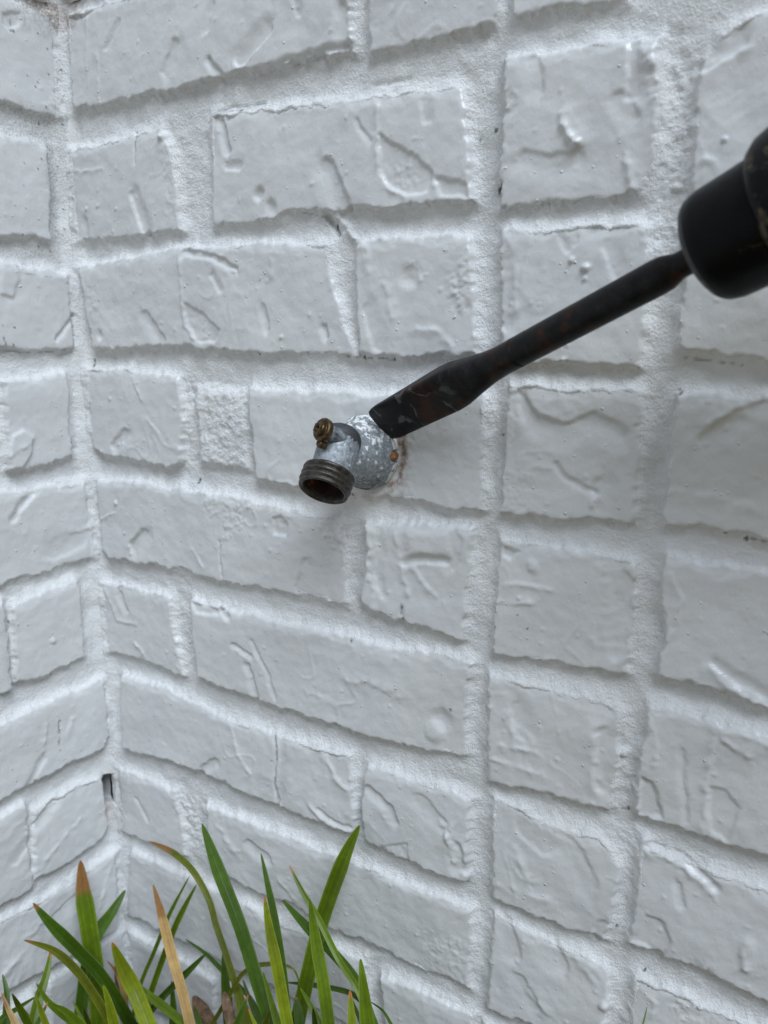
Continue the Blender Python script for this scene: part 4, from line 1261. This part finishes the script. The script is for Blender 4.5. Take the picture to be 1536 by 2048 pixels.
def make_leaf(parent, root, pts, width, col, gap0, gap1, tip=None, tiplen=.0, seed=0, wlist=None, roll=0.0):
    """pts: from the tip down; gap: distance in front of the wall at the tip and at the base"""
    rs = random.Random(seed)
    m = len(pts)
    P = []
    for i, (x, y) in enumerate(pts):
        g = gap0 + (gap1 - gap0) * i / (m - 1)
        P.append(CAM + ray(x, y) * (wall_depth(x, y) - g))
    # on down to the soil
    d = P[-1] - P[-2]
    d = d / np.linalg.norm(d)
    if d[2] > -.25:
        d = np.array([d[0], d[1], -.4])
        d /= np.linalg.norm(d)
    steps = max(1, int(P[-1][2] / .04))
    tgt = P[-1] + d * (P[-1][2] / -d[2])
    tgt = np.array([max(tgt[0], .012), min(tgt[1], -.012), -.008])
    zlen = max(P[-1][2], 0)
    if zlen > .004:
        seg0 = np.linalg.norm(P[m - 1] - P[m - 2])
        Lx = np.linalg.norm(tgt - P[m - 1])
        q, stp = 0.0, seg0
        while q + stp < Lx * .8:
            q += stp
            stp *= 1.5
            P.append(P[m - 1] + (tgt - P[m - 1]) * q / Lx)
        P.append(tgt)
    # resample with a smooth curve
    pts3 = []
    for i in range(len(P) - 1):
        p0, p1, p2, p3 = P[max(i - 1, 0)], P[i], P[i + 1], P[min(i + 2, len(P) - 1)]
        for j in range(7):
            t = j / 7
            pts3.append(.5 * (2 * p1 + (p2 - p0) * t + (2 * p0 - 5 * p1 + 4 * p2 - p3) * t * t + (3 * p1 - p0 - 3 * p2 + p3) * t ** 3))
    pts3.append(P[-1])
    pts3 = np.array(pts3)
    seg = np.linalg.norm(np.diff(pts3, axis=0), axis=1)
    cum = np.concatenate([[0], np.cumsum(seg)])
    Lt = cum[-1]
    V, Fc, at = [], [], []
    cols_ = 11
    tw = rs.uniform(-.35, .35) + roll
    for i, p in enumerate(pts3):
        tn = pts3[min(i + 1, len(pts3) - 1)] - pts3[max(i - 1, 0)]
        tn = tn / np.linalg.norm(tn)
        vw = (p - CAM) / np.linalg.norm(p - CAM)
        sd_ = np.cross(tn, vw)
        sd_ /= np.linalg.norm(sd_)
        nm = np.cross(sd_, tn)
        ang = tw * (.4 + .6 * cum[i] / Lt)
        sd2 = sd_ * math.cos(ang) + nm * math.sin(ang)
        nm2 = np.cross(sd2, tn)
        Z = (p - CAM) @ FWD
        u = cum[i]
        wpx = width
        if wlist:
            wpx = np.interp(i / (len(pts3) - 1), [k[0] for k in wlist], [k[1] for k in wlist])
        hw = .5 * wpx * Z / F_PX
        hw *= min(1.0, (.08 + (u / .038) ** .6)) if width > 9 else min(1.0, .15 + (u / .05) ** .7)
        c = np.array(col)
        var = 1 + .12 * math.sin(u * 70 + seed) + .06 * math.sin(u * 210 + seed * 2)
        c = c * var
        if tip is not None:
            k = 1 - smst(tiplen * .85, tiplen * 1.12, u)
            c = c * (1 - k) + np.array(tip) * k
        for lay in (1, -1):
            for j in range(cols_):
                x = (j / (cols_ - 1)) * 2 - 1
                fold = .38 * hw * abs(x) ** 1.1
                th_ = .00022 * (1 - abs(x) ** 3)
                V.append(p + sd2 * hw * x - nm2 * (fold - .2 * hw) + nm2 * lay * th_)
                sh_ = .84 if abs(x) < .12 else 1 + (.14 if j % 2 else -.10)
                at.append((*(c * sh_), 1))
    w2 = cols_ * 2
    for i in range(len(pts3) - 1):
        for j in range(cols_ - 1):
            a = i * w2 + j
            Fc.append((a, a + 1, a + w2 + 1, a + w2))
            b_ = a + cols_
            Fc.append((b_, b_ + w2, b_ + w2 + 1, b_ + 1))
        a = i * w2
        Fc.append((a, a + w2, a + w2 + cols_, a + cols_))
        a = i * w2 + cols_ - 1
        Fc.append((a, a + cols_, a + w2 + cols_, a + w2))
    return part('leaf', V, Fc, M_LEAF, parent, root, attr=at)


G1 = thing('grass_clump', 'clump of broad green grass blades in the bottom left corner, one with a brown tip', 'grass', (.06, -.09, 0), 'grass clumps at the foot of the wall')
G2 = thing('grass_clump', 'middle grass clump with one dry straw coloured blade and an arching one', 'grass', (.10, -.06, 0), 'grass clumps at the foot of the wall')
G3 = thing('grass_clump', 'right grass clump of tall upright green blades against the white wall', 'grass', (.19, -.06, 0), 'grass clumps at the foot of the wall')
root_of = {1: (.06, -.09, 0), 2: (.10, -.06, 0), 3: (.19, -.06, 0)}
clump = {1: G1, 2: G2, 3: G3}
LEAVES = [
    # clump, points, width px, colour, gap tip, gap base, tip colour, tip length, roll
    (2, [(404, 1647), (437, 1741), (479, 1850), (513, 1959), (542, 2050)], 27, DEEP, .06, .09, None, 0, 0),
    (3, [(719, 1651), (687, 1720), (646, 1834), (620, 1933), (594, 2050)], 31, GREEN, .015, .05, None, 0, 0),
    (3, [(522, 1707), (536, 1772), (552, 1850), (565, 1933), (578, 2050)], 15, DEEP, .05, .08, None, 0, 0),
    (3, [(529, 1793), (539, 1860), (555, 1939), (575, 2050)], 23, LIGHT, .10, .12, TIP, .004, .2),
    (3, [(579, 1731), (604, 1782), (638, 1840), (677, 1918), (713, 1975), (745, 2050)], 13, GREEN, .03, .06, TIP, .005, 0),
    (3, [(619, 1797), (633, 1892), (646, 1965), (657, 2050)], 26, GREEN, .10, .12, None, 0, .2),
    (3, [(565, 1800), (615, 1855), (667, 1907), (713, 1965), (745, 2045)], 20, DEEP, .02, .05, None, 0, 0),
    (3, [(721, 1918), (726, 1965), (735, 2050)], 30, GREEN, .12, .13, None, 0, 0),
    (3, [(700, 1981), (702, 2015), (704, 2050)], 27, LIGHT, .13, .14, TIP, .004, 0),
    (2, [(299, 1683), (344, 1704), (385, 1741), (417, 1798), (432, 1850), (453, 1912), (477, 1990), (495, 2050)], 38, OLIVE, .015, .06, BROWN, .03, 0),
    (2, [(446, 1905), (450, 1960), (458, 2050)], 22, DEEP, .03, .05, None, 0, .3),
    (1, [(161, 1721), (167, 1787), (177, 1850), (190, 1938), (200, 2050)], 34, GREEN, .012, .05, BROWN, .026, 0),
    (1, [(251, 1780), (224, 1824), (193, 1871), (172, 1944), (159, 2050)], 25, DEEP, .02, .04, None, 0, 0),
    (1, [(66, 1806), (104, 1850), (156, 1902), (208, 1959), (260, 2045)], 24, DEEP, .03, .08, BROWN, .006, 0),
    (1, [(48, 1880), (104, 1899), (146, 1933), (182, 1980), (224, 2050)], 16, OLIVE, .06, .11, BROWN, .008, 0),
    (1, [(102, 1898), (94, 1944), (78, 1996), (65, 2050)], 20, GREEN, .07, .09, TIP, .005, 0),
    (1, [(224, 1885), (245, 1933), (271, 1985), (297, 2050)], 31, LIGHT, .10, .13, TIP, .004, 0),
    (2, [(306, 1769), (323, 1829), (344, 1912), (365, 1985), (380, 2050)], 20, STRAW, .09, .12, BROWN, .024, 0),
    (2, [(378, 1754), (339, 1829), (307, 1907), (281, 1970), (262, 2050)], 8, GREEN, .02, .06, None, 0, 0),
    (2, [(393, 1769), (359, 1834), (333, 1897), (302, 1985), (285, 2050)], 12, GREEN, .03, .07, None, 0, 0),
    (2, [(414, 1905), (365, 1954), (323, 1996), (292, 2034)], 14, DEEP, .05, .08, None, 0, 0),
    (2, [(372, 1879), (411, 1907), (443, 1939), (500, 1996), (525, 2045)], 9, DEEP, .02, .04, None, 0, 0),
    (1, [(5, 1949), (13, 1985), (12, 2050)], 18, DEEP, .04, .06, None, 0, 0),
    (1, [(3, 1985), (16, 2017), (32, 2050)], 17, STRAW, .12, .14, BROWN, .01, 0),
    (1, [(73, 1967), (99, 2006), (141, 2040)], 16, GREEN, .08, .10, None, 0, 0),
    (1, [(72, 1993), (30, 2020), (0, 2042)], 11, DEEP, .06, .08, None, 0, 0),
    (1, [(206, 1970), (216, 2000), (228, 2050)], 22, LIGHT, .13, .14, None, 0, 0),
    (1, [(270, 1965), (300, 1992), (335, 2020), (368, 2050)], 17, GREEN, .10, .12, None, 0, 0),
    (3, [(600, 1972), (588, 1940), (560, 1929), (515, 1931), (485, 1948), (468, 1975)], 9, OLIVE, .05, .06, None, 0, 0),
    (3, [(573, 1965), (625, 1970), (698, 1985), (730, 2012), (748, 2045)], 10, DEEP, .03, .04, None, 0, 0),
    (3, [(742, 2004), (766, 2022), (782, 2048)], 9, DEEP, .03, .04, None, 0, 0),
    (2, [(497, 2017), (503, 2032), (511, 2050)], 13, LIGHT, .14, .15, TIP, .004, 0),
    (3, [(526, 1944), (542, 2001), (556, 2050)], 16, GREEN, .09, .10, None, 0, 0),
    (2, [(343, 1962), (346, 2000), (347, 2050)], 17, DEEP, .05, .06, None, 0, 0),
    (3, [(600, 1975), (618, 2005), (640, 2050)], 16, GREEN, .06, .07, None, 0, 0),
    (3, [(486, 1960), (500, 2000), (520, 2050)], 14, DEEP, .04, .05, None, 0, 0),
    (1, [(70, 1988), (80, 2015), (92, 2050)], 17, LIGHT, .14, .15, None, 0, 0),
    (1, [(100, 2008), (130, 2022), (160, 2050)], 18, GREEN, .11, .12, None, 0, 0),
    (1, [(215, 1922), (235, 1950), (250, 2000), (258, 2050)], 9, STRAW, .05, .06, BROWN, .02, 0),
]
rl_ = random.Random(12)
for q in range(14):                           # short blades low in the clumps
    x0 = rl_.uniform(10, 770)
    y0 = rl_.uniform(1985, 2030)
    dx = rl_.uniform(-45, 45)
    LEAVES.append((1 if x0 < 260 else 2 if x0 < 480 else 3, [(x0, y0), (x0 + dx * .4, y0 + 28), (x0 + dx, y0 + 70)], rl_.uniform(10, 20), rl_.choice([GREEN, DEEP, DEEP, OLIVE]), rl_.uniform(.05, .11), rl_.uniform(.07, .13), rl_.choice([None, None, TIP]), .004, 0))
for k, (g, pts, w, c, g0, g1, tp, tl, rl) in enumerate(LEAVES):
    wl = [(0, 12), (.50, 13), (.56, 20), (.70, 36), (1, 40)] if k == 9 else None
    make_leaf(clump[g], root_of[g], pts, w, c, g0, g1, tp, tl, k, wl, rl)
gt = thing('grass_sprout', 'single thin green blade tip at the bottom edge right of centre', 'grass', (.36, -.03, 0))
make_leaf(gt, (.36, -.03, 0), [(1294, 2014), (1290, 2032), (1284, 2056)], 6, GREEN, .03, .05, None, 0, 77)

# dead leaves lying at the foot of the wall
def dead_mat():
    m, nt, b = new_mat('dead_leaf')
    P = geo_pos(nt)
    n = noise(nt, P, 180, 5, 0.7)
    nt.links.new(ramp(nt, n, [(0.35, (0.05, 0.028, 0.016)), (0.6, (0.17, 0.10, 0.055)), (0.75, (0.30, 0.21, 0.13))]), b.inputs['Base Color'])
    b.inputs['Roughness'].default_value = 0.8
    nt.links.new(bump(nt, n, 0.4, .0006), b.inputs['Normal'])
    return m


M_DEAD = dead_mat()


def dead_leaf(a, b, w, label, out0, out1, curl=.4):
    """curled leaf from a to b (picture points at two distances from the wall)"""
    A = CAM + ray(*a) * (wall_depth(*a) - out0)
    B = CAM + ray(*b) * (wall_depth(*b) - out1)
    o = thing('dead_leaf', label, 'leaf', tuple(B), 'dead leaves among the grass')
    ax = B - A
    L = np.linalg.norm(ax)
    ax /= L
    vw = (A - CAM) / np.linalg.norm(A - CAM)
    s = np.cross(ax, vw)
    s /= np.linalg.norm(s)
    n = np.cross(s, ax)
    V, Fc = [], []
    R_, C_ = 15, 7
    for lay in (1, -1):
        for i in range(R_):
            u = i / (R_ - 1)
            hw = w * (math.sin(math.pi * min(1, .04 + u * .93)) ** .7)
            for j in range(C_):
                x = j / (C_ - 1) * 2 - 1
                V.append(A + ax * L * u + s * hw * x + n * (curl * hw * x * x + .15 * hw * math.sin(u * 9 + x * 2) + lay * .0003))
    for lay in (0, 1):
        b0_ = lay * R_ * C_
        for i in range(R_ - 1):
            for j in range(C_ - 1):
                a_ = b0_ + i * C_ + j
                f = (a_, a_ + 1, a_ + C_ + 1, a_ + C_)
                Fc.append(f if lay == 0 else f[::-1])
    part('blade', V, Fc, M_DEAD, o, B)


dead_leaf((388, 1992), (432, 2085), .007, 'brown dead leaf lying right of the dry straw blade', .03, .06)
dead_leaf((448, 1984), (470, 2075), .004, 'narrow pale dried leaf in front of the arching blade', .07, .09)
dead_leaf((236, 1905), (250, 2040), .005, 'narrow brown dried leaf standing in the wall corner', .02, .03)
